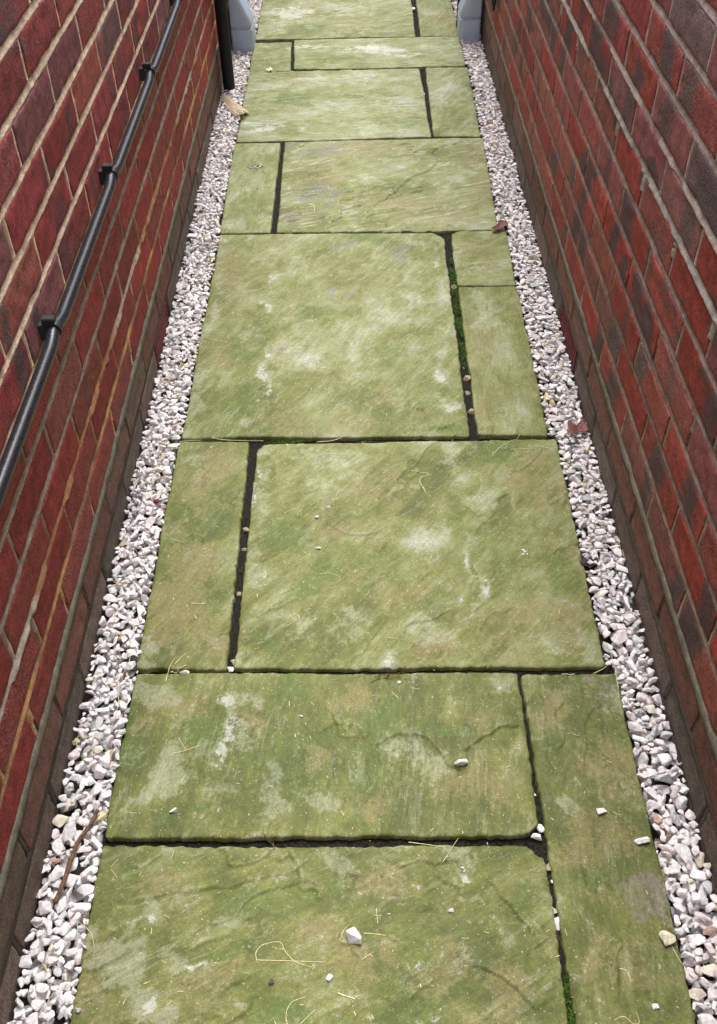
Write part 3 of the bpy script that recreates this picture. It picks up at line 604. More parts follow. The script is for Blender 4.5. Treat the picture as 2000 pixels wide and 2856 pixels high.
    put('mortar', W3(Y, Z, rec).reshape(-1, 3).astype(np.float32), grid_faces(len(ya), len(za), 0, sg < 0), M_MORTAR, smooth=True,
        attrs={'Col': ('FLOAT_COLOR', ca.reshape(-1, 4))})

    # thick pale damp course joint, struck flush
    ya = np.arange(WALL_Y0, WALL_Y1, .006)
    prof_z = np.array([-.0165, -.0145, -.012, -.005, .002, .0055, .0075]); prof_o = np.array([-.012, -.001, .0018, .0022, .0016, -.001, -.012])
    Y, K = np.meshgrid(ya, np.arange(7), indexing='ij')
    edge = (vnoise(Y * 45, K * 0 + np.where(K < 3, 3, 9), 71) - .5) * .006 + (vnoise(Y * 190, K * 0 + np.where(K < 3, 1, 7), 72) - .5) * .0025
    Zd = z0 + prof_z[K] + edge * np.where((K == 3), .2, 1)
    Od = prof_o[K] + (fbm(Y * 40, K * .7, 73, 3) - .5) * .0022
    cd = np.ones(Y.shape + (4,)); cd[..., :3] = np.array((.205, .195, .150) if side == 'l' else (.195, .178, .138)) * (.8 + .4 * fbm(Y * 9, K * .4, 74))[..., None]
    put('damp_course_joint', W3(Y, Zd, Od).reshape(-1, 3).astype(np.float32), grid_faces(len(ya), 7, 0, sg < 0), M_MORTAR, smooth=True,
        attrs={'Col': ('FLOAT_COLOR', cd.reshape(-1, 4))})

    # ribbed terracotta air brick low in the wall
    bm = bmesh.new()
    def box(y0, y1, za_, zb_, o0, o1):
        pts = [(X + sg * o, y, z) for o in (o0, o1) for y in (y0, y1) for z in (za_, zb_)]
        vs = [bm.verts.new(np.array(p) - org) for p in pts]
        for f in ((0, 1, 3, 2), (4, 6, 7, 5), (0, 4, 5, 1), (2, 3, 7, 6), (0, 2, 6, 4), (1, 5, 7, 3)): bm.faces.new([vs[i] for i in f])
    zt = z0 - .15 - .009 + .072
    box(air[0] + .003, air[1] - .003, zt - .066, zt, -.03, -.0185)
    box(air[0] + .003, air[1] - .003, zt - .007, zt + .0005, -.02, .001)
    box(air[0] + .003, air[0] + .010, zt - .066, zt - .0072, -.02, .0008)
    box(air[1] - .010, air[1] - .003, zt - .066, zt - .0072, -.02, .0008)
    for k in range(5):
        zz = zt - .0140 - k * .0122
        box(air[0] + .0102, air[1] - .0102, zz - .0048, zz, -.02, .0004)
    bmesh.ops.recalc_face_normals(bm, faces=bm.faces)
    bmesh.ops.bevel(bm, geom=bm.edges[:], offset=.0006, segments=1, affect='EDGES')
    me = bpy.data.meshes.new('air_brick'); bm.to_mesh(me); bm.free(); me.materials.append(M_CLAY)
    ao = bpy.data.objects.new('air_brick', me); COL.objects.link(ao); ao.parent = root

    # solid core behind the pointing
    bm = bmesh.new()
    bmesh.ops.create_cube(bm, size=1)
    for v in bm.verts:
        v.co = (v.co.x * .2 - sg * .113, v.co.y * (WALL_Y1 - WALL_Y0 - .004) + (WALL_Y0 + WALL_Y1) / 2 - 2.7, v.co.z * (WALL_TOP + .1) + (WALL_TOP - .1) / 2)
    me = bpy.data.meshes.new('core'); bm.to_mesh(me); bm.free(); me.materials.append(M_MORTAR)
    at = me.attributes.new('Col', 'FLOAT_COLOR', 'POINT'); at.data.foreach_set('color', [.25, .2, .16, 1] * len(me.vertices))
    co = bpy.data.objects.new('core', me); COL.objects.link(co); co.parent = root
    return root

wl = build_wall('l')
tag(wl, 'dark red brick wall with cream pointing and a black conduit clipped along it', 'wall')
wr = build_wall('r')
tag(wr, 'mottled red and slate brick wall with grey brown pointing, facing the conduit', 'wall')

# ------------------------------------------------------------------ paving slabs
PT = {}
for t, x, y, rx, ry in PATCHES: PT.setdefault(t, []).append((x, y, max(rx, .006), max(ry, .006)))
def patch_mask(t, x, y):
    m = np.zeros(x.shape)
    wob = (fbm(x * 28, y * 28, 81, 5, .62) - .5) * 2.2
    x, y = x + (fbm(x * 13, y * 13, 82, 4) - .5) * .085, y + (fbm(x * 13, y * 13, 83, 4) - .5) * .085
    for cx, cy, rx, ry in PT.get(t, []):
        sel = (np.abs(x - cx) < rx * 2) & (np.abs(y - cy) < ry * 2)
        if not sel.any(): continue
        r = np.sqrt(((x[sel] - cx) / rx) ** 2 + ((y[sel] - cy) / ry) ** 2) + wob[sel]
        m[sel] = np.maximum(m[sel], 1 - sstep(.25, 1.5, r))
    return m

SURF = []
LEDGE_PTS = [(k, A, np.array(spline(pts, 5))) for k, A, pts in LEDGES]
def ledge_field(X_, Y_, key):
    H_ = np.zeros(X_.shape); LP = np.zeros(X_.shape); LY = np.zeros(X_.shape)
    for n, (k, A, P) in enumerate(LEDGE_PTS):
        if k != key: continue
        lo, hi = P.min(0) - .09, P.max(0) + .09
        sel = (X_ > lo[0]) & (X_ < hi[0]) & (Y_ > lo[1]) & (Y_ < hi[1])
        if not sel.any(): continue
        x, y = X_[sel], Y_[sel]
        wx = x + (fbm(x * 40, y * 40, 91 + n, 4) - .5) * .014
        wy = y + (fbm(x * 40, y * 40, 191 + n, 4) - .5) * .014
        best = np.full(x.shape, 9.); sd = np.zeros(x.shape); par = np.zeros(x.shape)
        m_ = len(P) - 1
        for q in range(m_):
            d = P[q + 1] - P[q]; L2 = d @ d + 1e-12
            t = np.clip(((wx - P[q][0]) * d[0] + (wy - P[q][1]) * d[1]) / L2, 0, 1)
            r = np.hypot(wx - P[q][0] - t * d[0], wy - P[q][1] - t * d[1]); cr = d[0] * (wy - P[q][1]) - d[1] * (wx - P[q][0])
            u = r < best
            best = np.where(u, r, best); sd = np.where(u, np.sign(cr) * r, sd); par = np.where(u, (q + t) / m_, par)
        fade = sstep(0, .1, par) * sstep(1, .9, par) * sstep(.085, .06, best)
        far = np.exp(-best / .030)
        H_[sel] += 1.5 * A * fade * far * (sstep(-.0013, .0013, sd) - .5) - fade * A * .18 * np.exp(-((sd + .0016) / .0013) ** 2)
        LP[sel] = np.maximum(LP[sel], fade * np.exp(-((sd - .0030) / .0024) ** 2) * sstep(.25, .55, fbm(x * 50, y * 50, 300 + n, 2)))
        LY[sel] += fade * far * np.sign(sd) * .22
    return H_, LP, LY

def slab_height(x, y, p, layers=False):
    lh, ll, ly = ledge_field(x, y, p['key'])
    a = math.radians(p['dir']); ca, sa = math.cos(a), math.sin(a)
    al = x * ca + y * sa; ac = -x * sa + y * ca          # along and across the riven grain
    s = p['seed']
    h = (fbm(al * 3 + s, ac * 6, s, 3) - .5) * .0055
    h += (fbm(al * 5, ac * 30, s + 3, 2) - .5) * .0008
    lv = fbm(al * 2.4 + 5, ac * 5.5 + s, s + 7, 5, .58) * 6 - .5
    fr = lv - np.floor(lv)
    amp = p.get('step', .0007) * 3.2 * sstep(.38, .62, fbm(x * 6 + 3, y * 6, s + 11, 3))
    h += (sstep(.47, .53, fr) - fr) * amp
    h = h - .0012 + lh + p['dz'] + (x - .02) * p['tx']
    if layers: return h, hash2(np.floor(lv + .5), np.floor(lv) * 0, s) - .5 + ly, np.maximum(np.exp(-np.abs(fr - .55) / .035) * amp / .0025, ll)
    return h

def build_slab(key, q, label, dir, tone, chips=(), step=.0007, res=None):
    riv = {'A': .42, 'B': .38, 'N': .32, 'C': .25, 'S': .34, 'D': .50, 'b': .35}.get(key, min(1., .45 + step * 420))
    p = dict(key=key, dir=dir, seed=int(sum(map(ord, key)) * 7 % 900), dz=rng.uniform(-.0012, .0012), tx=rng.uniform(-.002, .002), step=step)
    tl, tr, br, bl = map(np.array, q)
    L = np.linalg.norm(br - bl); Wd = np.linalg.norm(tl - bl)
    res = res or (.0026 if bl[1] < 1.2 else .0036)
    def ax(Lg):
        n = max(int(Lg / res), 8)
        return np.concatenate([[0, 0, .0012, .003, .006, .010], np.linspace(.015, Lg - .015, n), [Lg - .010, Lg - .006, Lg - .003, Lg - .0012, Lg, Lg]]) / Lg
    u, v = ax(L), ax(Wd)
    U, V = np.meshgrid(u, v, indexing='ij')
    cg = (tl + tr + br + bl) / 4
    tl, tr, br, bl = [q_ + np.sign(q_ - cg) * .0022 for q_ in (tl, tr, br, bl)]
    P = (bl * ((1 - U) * (1 - V))[..., None] + br * (U * (1 - V))[..., None] + tr * (U * V)[..., None] + tl * ((1 - U) * V)[..., None])
    x, y = P[..., 0].copy(), P[..., 1].copy()
    du0, du1, dv0, dv1 = U * L, (1 - U) * L, V * Wd, (1 - V) * Wd
    s = p['seed']
    def rag(t, k): return (fbm(t * 9, t * 0 + k, s + k, 3) - .5) * .005 + (vnoise(t * 95, t * 0 + k, s + k + 4) - .5) * .0024 + (vnoise(t * 240, t * 0 + k, s + k + 5) - .5) * .0014
    x += np.exp(-du0 / .018) * rag(y, 1) + np.exp(-du1 / .018) * rag(y, 2)
    y += np.exp(-dv0 / .018) * rag(x, 3) + np.exp(-dv1 / .018) * rag(x, 4)
    for (ci, R) in list(chips) + [(i, .004) for i in range(4) if i not in [c[0] for c in chips]]:
        a, b, sx, sy = [(du0, dv1, 1, -1), (du1, dv1, -1, -1), (du1, dv0, -1, 1), (du0, dv0, 1, 1)][ci]
        push = np.maximum(0, R * (1 + .3 * (vnoise(a * 120, b * 120, s) - .5)) - a - b) * .46
        x += sx * push; y += sy * push
    d = np.minimum(np.minimum(du0, du1), np.minimum(dv0, dv1))
    z, layer, lip = slab_height(x, y, p, True)
    dr = d + (vnoise(x * 70, y * 70, s + 9) - .5) * .004
    z -= .0024 * np.exp(-np.clip(d, 0, 1) / .0014) + .0010 * np.exp(-np.clip(dr, 0, 1) / .008)
    ring = np.zeros(U.shape, bool); ring[0, :] = ring[-1, :] = ring[:, 0] = ring[:, -1] = True
    z[ring] = -.032
    # surface colouring: algae, lichen, bare stone and stain masks; tone set darker on nearer slabs
    bgp = fbm(x * 7, y * 7, s + 20, 4)
    pale = patch_mask('p', x, y) * .95 + sstep(.56, .8, bgp) * .55
    edge = np.exp(-np.clip(d, 0, 1) / .008) * sstep(.3, .7, fbm(x * 18, y * 18, s + 21, 3))
    pale = np.maximum(np.maximum(pale, edge * .8), lip * .75)
    tan = patch_mask('t', x, y) * .8 + sstep(.58, .78, fbm(x * 5 + 9, y * 5, s + 22, 4)) * .5
    green = patch_mask('g', x, y) * .85 + sstep(.55, .78, fbm(x * 5, y * 5 + 7, s + 23, 4)) * .6
    grey = patch_mask('k', x, y) * .9
    white = patch_mask('w', x, y) * .95
    brown = patch_mask('b', x, y) * .8
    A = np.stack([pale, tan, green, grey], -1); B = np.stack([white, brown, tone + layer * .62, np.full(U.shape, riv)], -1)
    a = math.radians(dir)
    lay = np.stack([-x * math.sin(a) + y * math.cos(a), x * math.cos(a) + y * math.sin(a), z * 0], -1)
    c = np.array((*((tl + tr + br + bl) / 4), 0.))
    o = mesh_obj('paving_slab', np.stack([x, y, z], -1).reshape(-1, 3) - c, grid_faces(len(u), len(v)), M_SLAB, smooth=True,
                 attrs={'MaskA': ('FLOAT_COLOR', A.reshape(-1, 4)), 'MaskB': ('FLOAT_COLOR', B.reshape(-1, 4)), 'Lay': ('FLOAT_VECTOR', lay.reshape(-1, 3))})
    o.location = c
    tag(o, label, 'paving slab', 'riven sandstone paving slabs of the path')
    SURF.append((tl, tr, br, bl, p))

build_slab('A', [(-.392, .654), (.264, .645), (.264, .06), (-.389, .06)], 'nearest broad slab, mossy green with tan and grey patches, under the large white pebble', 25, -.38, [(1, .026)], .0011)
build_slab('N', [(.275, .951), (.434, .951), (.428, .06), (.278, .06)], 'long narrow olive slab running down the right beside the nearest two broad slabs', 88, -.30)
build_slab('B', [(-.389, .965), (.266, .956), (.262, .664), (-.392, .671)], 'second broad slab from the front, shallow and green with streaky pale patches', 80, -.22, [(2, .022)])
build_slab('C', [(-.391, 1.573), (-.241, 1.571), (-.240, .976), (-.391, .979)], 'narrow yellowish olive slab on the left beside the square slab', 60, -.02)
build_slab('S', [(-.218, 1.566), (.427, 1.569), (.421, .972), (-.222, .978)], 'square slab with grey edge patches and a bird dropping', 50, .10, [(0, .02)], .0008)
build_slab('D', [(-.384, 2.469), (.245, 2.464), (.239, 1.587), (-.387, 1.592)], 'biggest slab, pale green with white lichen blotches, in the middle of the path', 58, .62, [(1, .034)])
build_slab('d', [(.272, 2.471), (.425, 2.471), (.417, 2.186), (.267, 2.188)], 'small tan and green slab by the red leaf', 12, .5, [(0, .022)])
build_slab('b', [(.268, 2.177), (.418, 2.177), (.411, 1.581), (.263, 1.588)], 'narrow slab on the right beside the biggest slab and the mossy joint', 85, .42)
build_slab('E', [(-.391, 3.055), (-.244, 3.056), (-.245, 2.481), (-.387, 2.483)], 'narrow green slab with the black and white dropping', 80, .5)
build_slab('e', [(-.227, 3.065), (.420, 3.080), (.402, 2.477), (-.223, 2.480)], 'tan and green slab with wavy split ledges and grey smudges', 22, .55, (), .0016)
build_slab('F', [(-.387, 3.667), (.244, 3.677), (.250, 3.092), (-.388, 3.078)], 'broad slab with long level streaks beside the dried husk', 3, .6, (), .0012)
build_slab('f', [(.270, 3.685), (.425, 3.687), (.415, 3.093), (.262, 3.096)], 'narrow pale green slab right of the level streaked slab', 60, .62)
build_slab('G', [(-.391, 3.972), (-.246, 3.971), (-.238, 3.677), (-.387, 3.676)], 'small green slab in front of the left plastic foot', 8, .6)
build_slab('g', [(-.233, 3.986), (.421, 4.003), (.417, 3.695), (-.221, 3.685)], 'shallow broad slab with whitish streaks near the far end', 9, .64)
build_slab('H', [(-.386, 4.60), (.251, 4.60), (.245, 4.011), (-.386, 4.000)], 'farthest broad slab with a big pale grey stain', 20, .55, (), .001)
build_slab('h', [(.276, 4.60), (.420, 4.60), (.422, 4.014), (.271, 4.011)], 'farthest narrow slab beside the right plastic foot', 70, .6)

def surf_z(x, y):
    for tl, tr, br, bl, p in SURF:
        if bl[1] - .003 < y < tl[1] + .003 and min(tl[0], bl[0]) - .003 < x < max(tr[0], br[0]) + .003:
            return float(slab_height(np.array([x]), np.array([y]), p)[0])
    return None

# ------------------------------------------------------------------ stones
def rock_mesh(seed, n=15, ax=(1, .78, .6), bevel=.16, subd=False):
    r = random.Random(seed)
    bm = bmesh.new()
    for _ in range(n):
        v = Vector((r.gauss(0, 1), r.gauss(0, 1), r.gauss(0, 1))).normalized() * r.uniform(.82, 1.06)
        bm.verts.new((v.x * ax[0], v.y * ax[1], v.z * ax[2]))
    res = bmesh.ops.convex_hull(bm, input=bm.verts[:])
    bmesh.ops.delete(bm, geom=[g for g in res['geom_interior'] if isinstance(g, bmesh.types.BMVert)], context='VERTS')
    bmesh.ops.dissolve_limit(bm, angle_limit=math.radians(16), verts=bm.verts[:], edges=bm.edges[:])
    if bevel: bmesh.ops.bevel(bm, geom=bm.edges[:], offset=bevel, segments=1, affect='EDGES', clamp_overlap=True)
    if subd:
        bmesh.ops.triangulate(bm, faces=bm.faces[:])
        bmesh.ops.subdivide_edges(bm, edges=bm.edges[:], cuts=1, smooth=.35)
    bmesh.ops.triangulate(bm, faces=bm.faces[:])
    bmesh.ops.recalc_face_normals(bm, faces=bm.faces[:])
    bm.verts.index_update()
    V = np.array([v.co[:] for v in bm.verts]); F = np.array([[v.index for v in f.verts] for f in bm.faces])
    bm.free()
    return V, F
HI = [rock_mesh(100 + i, 9 + i % 5, (1, random.uniform(.62, .9), random.uniform(.5, .75)), .075) for i in range(26)]
LO = [rock_mesh(300 + i, 12, (1, .8, .65), 0) for i in range(8)]

def stone_col(r):
    if r < .52: c = (.86, .83, .82)
    elif r < .82: c = (.86, .775, .78)
    elif r < .92: c = (.63, .63, .635)
    elif r < .965: c = (.74, .67, .55)
    elif r < .980: c = (.68, .60, .34)
    elif r < .993: c = (.45, .44, .45)
    else: c = (.52, .34, .27)
    return np.array(c) * random.uniform(.86, 1.1)

HM = {}
def slab_edge(side, y):
    for tl, tr, br, bl, p in SURF:
        q0, q1 = (bl, tl) if side == 'l' else (br, tr)
        if q0[1] - .008 <= y <= q1[1] + .008 and (q0[0] < -.3 if side == 'l' else q0[0] > .39):
            t = (y - q0[1]) / (q1[1] - q0[1]); return q0[0] + (q1[0] - q0[0]) * t
    return -.389 if side == 'l' else .425
def build_gravel(side, label):
    h = .002
    rnd0 = None
    if side == 'l': xa, xb, wall, edge = XL - .002, -.372, XL, -.3885
    else: xa, xb, wall, edge = .405, XR + .002, XR, .4235
    ya, yb = -.02, 4.62
    nx, ny = int((xb - xa) / h), int((yb - ya) / h)
    X = xa + (np.arange(nx) + .5) * h; Yc = ya + (np.arange(ny) + .5) * h
    H = np.full((nx, ny), -.047)
    Z0 = .0
    for j in range(ny):
        e = slab_edge(side, Yc[j])
        H[(X > e + .001) if side == 'l' else (X < e - .001), j] = -.001
    Vs, Fs, Cs = [], [], []; off = 0
    area = .088 * (yb - ya)
    ntry, fails = 0, 0
    target = 4500
    placed = 0
    while placed < target and fails < 14000:
        small = placed > 2350
        a = random.uniform(.0060, .0108) if small else random.choice((random.uniform(.0125, .0185), random.uniform(.0145, .0205), random.uniform(.010, .0140)))
        b = a * random.uniform(.68, .9); c = a * random.uniform(.44, .62)
        ra = (a + b) / 2
        best = None
        for _ in range(14 if placed > 600 else 4):
            y = random.uniform(ya + .02, yb - .02)
            edge = slab_edge(side, y)
            if side == 'l': x = random.uniform(wall + ra * .6, edge - ra * .12)
            else: x = random.uniform(edge + ra * .12, wall - ra * .6)
            i0 = int((x - ra - xa) / h); i1 = int((x + ra - xa) / h) + 1; j0 = int((y - ra - ya) / h); j1 = int((y + ra - ya) / h) + 1
            i0 = max(i0, 0); i1 = min(i1, nx)
            rho = ((X[i0:i1, None] - x) ** 2 + (Yc[None, j0:j1] - y) ** 2) / (ra * ra)
            bow = np.where(rho < .64, np.sqrt(np.clip(1 - rho, 0, 1)), 0) * c * .85
            ins = rho < .64
            zc = (H[i0:i1, j0:j1] + bow)[ins].max()
            if best is None or zc + c < best[0]: best = (zc + c, zc, x, y, (i0, i1, j0, j1), bow, ins)
        top, zc, x, y, (i0, i1, j0, j1), bow, ins = best
        lim = .005 if not small else .003
        if top > lim + random.uniform(-.006, .004): fails += 1; continue
        sub = H[i0:i1, j0:j1]; sub[ins] = np.maximum(sub[ins], (zc + bow * .8)[ins])
        V, F = (HI[random.randrange(len(HI))] if zc > -.034 else LO[random.randrange(len(LO))])
        th = random.uniform(0, 6.283); t1 = random.gauss(0, .17); t2 = random.gauss(0, .17)
        R = np.array(Matrix.Rotation(th, 3, 'Z') @ Matrix.Rotation(t1, 3, 'X') @ Matrix.Rotation(t2, 3, 'Y'))
        sc = np.array((a, b / .78, c / .62)) * (1 if random.random() < .5 else np.array((1, 1, 1)))
        Vs.append((V * sc * np.array((1, random.choice((-1, 1)), 1))) @ R.T + (x, y, zc))
        Fs.append(F + off); off += len(V)
        Cs.append(np.tile(np.append(stone_col(random.random()), 1), (len(V), 1)))
        placed += 1
    print('gravel', side, placed, fails, 'mean level', H[~sl].mean() if False else np.percentile(H, [10, 50, 90]))
    o0 = np.array(((wall + edge) / 2, 2.3, 0))
    o = mesh_obj('gravel', np.concatenate(Vs) - o0, np.concatenate(Fs), M_STONE, attrs={'Col': ('FLOAT_COLOR', np.concatenate(Cs))})
    o.location = o0
    tag(o, label, 'gravel', kind='stuff')
    HM[side] = (H, xa, ya, h)
    print('gravel', side, placed, fails)
build_gravel('l', 'strip of white limestone chippings along the wall with the conduit')
build_gravel('r', 'strip of white limestone chippings along the slate flecked wall')

def top_z(x, y):
    z = surf_z(x, y)
    g = None
    for H, xa, ya, h in HM.values():
        i, j = int((x - xa) / h), int((y - ya) / h)
        if 0 <= i < H.shape[0] and 0 <= j < H.shape[1]: g = float(H[max(i - 1, 0):i + 2, max(j - 1, 0):j + 2].max())
    c = [q for q in (z, g) if q is not None]
    return max(c) if c else -.010

TINT = {'white': (.80, .79, .78), 'pink': (.68, .60, .59), 'yellow': (.74, .69, .50), 'grey': (.46, .45, .48), 'dark': (.10, .075, .085), 'tan': (.38, .30, .19)}
for k, (pos, size, tint, label, asp, where) in enumerate(PEBBLES):
    V, F = rock_mesh(905 + k * 7, 13, (1, .85, .8), .06, False)
    a = size / 2 * 1.22
    V = V * np.array((a, a * (asp if asp < 1.15 else asp * .8) * 1.05, a * .62))
    V = V @ np.array(Matrix.Rotation(random.uniform(-.25, .25), 3, 'Z')).T
    s = surf_z(*pos)
    z = (s if (where == 's' and s is not None) else (-.0150 if tint == 'tan' else -.0110)) - V[:, 2].min() - .0006
    o = mesh_obj('pebble', V, F, M_STONE, attrs={'Col': ('FLOAT_COLOR', np.tile((*TINT[tint], 1), (len(V), 1)))})
    o.location = (*pos, z)
    tag(o, label, 'pebble', 'loose pebbles on the slabs' if where == 's' else 'stones lodged in the joints')

# ------------------------------------------------------------------ straw, twigs, leaves
def tube(pts, rad, sides=6, taper=0., jit=0.):
    P = [Vector(p) for p in pts]
    V, F = [], []
    n = len(P)
    for i, p in enumerate(P):
        t = (P[min(i + 1, n - 1)] - P[max(i - 1, 0)]).normalized()
        a = t.cross(Vector((0, 0, 1)))
        a = a.normalized() if a.length > 1e-4 else Vector((1, 0, 0))
        b = t.cross(a).normalized()
        r = rad * (1 - taper * i / max(n - 1, 1)) * (1 + random.uniform(-jit, jit))
        for k in range(sides):
            w = 2 * math.pi * k / sides
            V.append(p + (a * math.cos(w) + b * math.sin(w)) * r)
    for i in range(n - 1):
        for k in range(sides):
            F.append((i * sides + k, i * sides + (k + 1) % sides, (i + 1) * sides + (k + 1) % sides, (i + 1) * sides + k))
    F.append(tuple(range(sides))[::-1]); F.append(tuple(range((n - 1) * sides, n * sides)))
    return np.array([v[:] for v in V]), F

for k, (kind, wd, pts, label) in enumerate(STRAWS):
    r = wd / 2000 * .68
    s2 = spline(pts)
    zz = np.array([(-.006 if (kind == 'j' and surf_z(*q) is None) else top_z(*q)) for q in s2])
    zs = zz.copy()
    for _ in range(2):
        zs = np.maximum(zs, np.convolve(np.pad(zs, 1, 'edge'), [.25, .5, .25], 'valid'))
    p3 = [(q[0], q[1], z + r * .8) for q, z in zip(s2, zs)]
    c = np.array(p3[len(p3) // 2])
    V, F = tube(np.array(p3) - c, r, 5, .35, .12)
    nm = 'twig' if kind == 't' else 'straw'
    o = mesh_obj(nm, V, F, M_TWIG if kind == 't' else M_STRAW, smooth=True)
    o.location = c
    tag(o, label, nm, 'twig fragments in the joints' if kind == 't' else 'scraps of dry straw on the path')

tw = spline(EXTRA['twig'], 7)
p3 = np.array([(q[0], q[1], max(top_z(*q) + .003, -.003 + .004)) for q in tw])
p3[:, 2] = np.convolve(np.pad(p3[:, 2], 3, 'edge'), np.ones(7) / 7, 'valid') + .0015
V, F = tube(p3 - p3[20], .0031, 8, -.15, .14)
o = mesh_obj('twig', V, F, M_TWIG, smooth=True); o.location = p3[20]
tag(o, 'thick brown twig lying along the nearest left gravel', 'twig')

def leaf(name, outline, mat, label, base_z, curl, lift=.0, cat='leaf', rings=5, th=.0005, wave=.0015, seed=1):
    P = np.array(outline); c = P.mean(0)
    n0 = len(P); per = 4
    Q = []
    for i in range(n0):
        p0, p1, p2, p3 = P[i - 1], P[i], P[(i + 1) % n0], P[(i + 2) % n0]
        for t in np.linspace(0, 1, per, endpoint=False):
            Q.append(.5 * ((2 * p1) + (p2 - p0) * t + (2 * p0 - 5 * p1 + 4 * p2 - p3) * t * t + (3 * p1 - p0 - 3 * p2 + p3) * t ** 3))
    Q = np.array(Q); n = len(Q)
    ds = P - c; w, ev = np.linalg.eigh(ds.T @ ds); axis = ev[:, 1]; perp = ev[:, 0]
    V = [(0, 0, 0)]; F = []
    for r in range(1, rings + 1):
        for q in Q: V.append((*((q - c) * r / rings), 0))
    V = np.array(V)
    s = V[:, :2] @ perp; l = V[:, :2] @ axis
    V[:, 2] = curl * s ** 2 + lift * l ** 2 + (vnoise(V[:, 0] * 140 + 50, V[:, 1] * 140 + 50, seed) - .5) * wave
    V[:, 2] -= V[:, 2].min()
    for i in range(n):
        F.append((0, 1 + i, 1 + (i + 1) % n))
        for r in range(rings - 1):
            a = 1 + r * n
            F.append((a + i, a + n + i, a + n + (i + 1) % n, a + (i + 1) % n))
    o = mesh_obj(name, V, F, mat, smooth=True)
    md = o.modifiers.new('thickness', 'SOLIDIFY'); md.thickness = th; md.offset = 1
    o.location = (*c, base_z)
    tag(o, label, cat)
    return o

leaf('leaf', EXTRA['redleaf'], M_LEAF, 'curled red brown leaf at the right end of a joint beside the gravel', .006, 14, 1.5, seed=3)
leaf('leaf', EXTRA['maroon'], M_MAROON, 'heart shaped maroon leaf on the right gravel against the wall', .007, 6, 3, wave=.006, seed=4)
fx, fy = EXTRA['flake'][0]
leaf('leaf', [(fx, fy), (fx + .014, fy + .006), (fx + .018, fy + .02), (fx + .026, fy + .004), (fx + .024, fy - .012), (fx + .008, fy - .012)], M_HUSK, 'bleached leaf flake on the small slab before the left plastic foot', .001, 10, 6, wave=.006, seed=5)
dx, dy = EXTRA['darkR']
leaf('leaf', [(dx - .017, dy - .006), (dx - .012, dy + .010), (dx + .006, dy + .013), (dx + .018, dy + .004), (dx + .012, dy - .009), (dx - .004, dy - .011)], M_DARKLEAF, 'black rotted leaf among the right gravel beside the square slab', -.0035, 8, 4, wave=.006, seed=6)
dx, dy = EXTRA['darkL']
leaf('leaf', [(dx - .009, dy - .014), (dx - .010, dy + .012), (dx + .001, dy + .017), (dx + .009, dy + .004), (dx + .008, dy - .015)], M_DARKLEAF, 'dark brown leaf scrap by the left end of the second joint', -.002, 8, 4, wave=.004, seed=7)
dx, dy = EXTRA['redchip']
V, F = rock_mesh(777, 11, (1, .6, .5), .1)
o = mesh_obj('brick_chip', V * .010, F, M_CLAY); o.location = (dx, dy, top_z(dx, dy) + .002)
tag(o, 'small red brick chip on the left gravel', 'brick chip')

# dried husk: a fan of pleated papery strips
Vs, Fs, off = [], [], 0
A0, A1 = np.array(EXTRA['husk'][0]), np.array(EXTRA['husk'][1])
B0, B1 = np.array(EXTRA['husk'][4]), np.array(EXTRA['husk'][3])
hc = (A0 + A1 + B0 + B1) / 4
NS = 11
for k in range(NS):
    s0, s1 = k / NS, (k + .96) / NS
    endt = 1 - random.uniform(0, .14) * (abs(k - 5) > 1) - (.05 if k % 2 else 0)
    V = []
    for i, t in enumerate(np.linspace(0, endt, 15)):
        for jn, s in enumerate((s0, (s0 + s1) / 2, s1)):
            sp = 1 + .0 * t
            p = (A0 + (A1 - A0) * s) * (1 - t) + (B0 + (B1 - B0) * ((s - .5) * (1 - .05 * t) + .5)) * t
            sag = .010 * math.sin(math.pi * s) * (1 - .3 * t)
            z = .000 + sag + (.0028 if jn == 1 else 0) + .007 * t * t + (vnoise(np.array([t * 9]), np.array([k * 1.7]), 5)[0] - .5) * .006 * t
            wv = (vnoise(np.array([t * 6 + 3]), np.array([k * 2.3]), 8)[0] - .5) * .006 * t
            V.append((p[0] - hc[0] + wv, p[1] - hc[1], z))
    V = np.array(V); n = 15
    for i in range(n - 1):
        for jn in range(2):
            a = i * 3 + jn
            Fs.append((a + off, a + 1 + off, a + 4 + off, a + 3 + off))
    Vs.append(V); off += len(V)
o = mesh_obj('dried_husk', np.concatenate(Vs), Fs, M_HUSK, smooth=False)
md = o.modifiers.new('thickness', 'SOLIDIFY'); md.thickness = .0007
o.location = (*hc, -.001)
tag(o, 'pale papery dried husk lying on the left gravel in front of the black drain pipe', 'husk')

# bird droppings
def dropping(pos, blobs, mat, label, extra=None):
    Vs, Fs, off = [], [], 0
    r = random.Random(5)
    for (bx, by, br) in blobs:
        V, F = rock_mesh(r.randrange(9999), 14, (1, .8, .3), .15, True)
        V = V * br @ np.array(Matrix.Rotation(r.uniform(0, 3), 3, 'Z')).T + (bx, by, .0006)
        Vs.append(V); Fs.append(F + off); off += len(V)
    o = mesh_obj('bird_dropping', np.concatenate(Vs), np.concatenate(Fs), mat, smooth=True)
    o.location = (*pos, (surf_z(*pos) or 0))
    tag(o, label, 'bird dropping')
    return o
dropping(EXTRA['dropwhite'], [(-.001, .006, .0045), (.002, .001, .004), (-.001, -.004, .0035), (.0055, -.005, .003), (-.005, -.006, .002), (.006, .004, .0016)], M_GUANO, 'white bird dropping on the right of the square slab')
d1 = dropping(EXTRA['dropblack'], [(-.026 + .0033 * i, .006 * math.sin(i * 1.3) + .0022 * ((i * 7) % 3 - 1), .0026 + .0014 * ((i * 5) % 4) / 2) for i in range(17)], M_GUANOD, 'black and white bird dropping on the narrow green slab')
Vs, Fs, off = [], [], 0
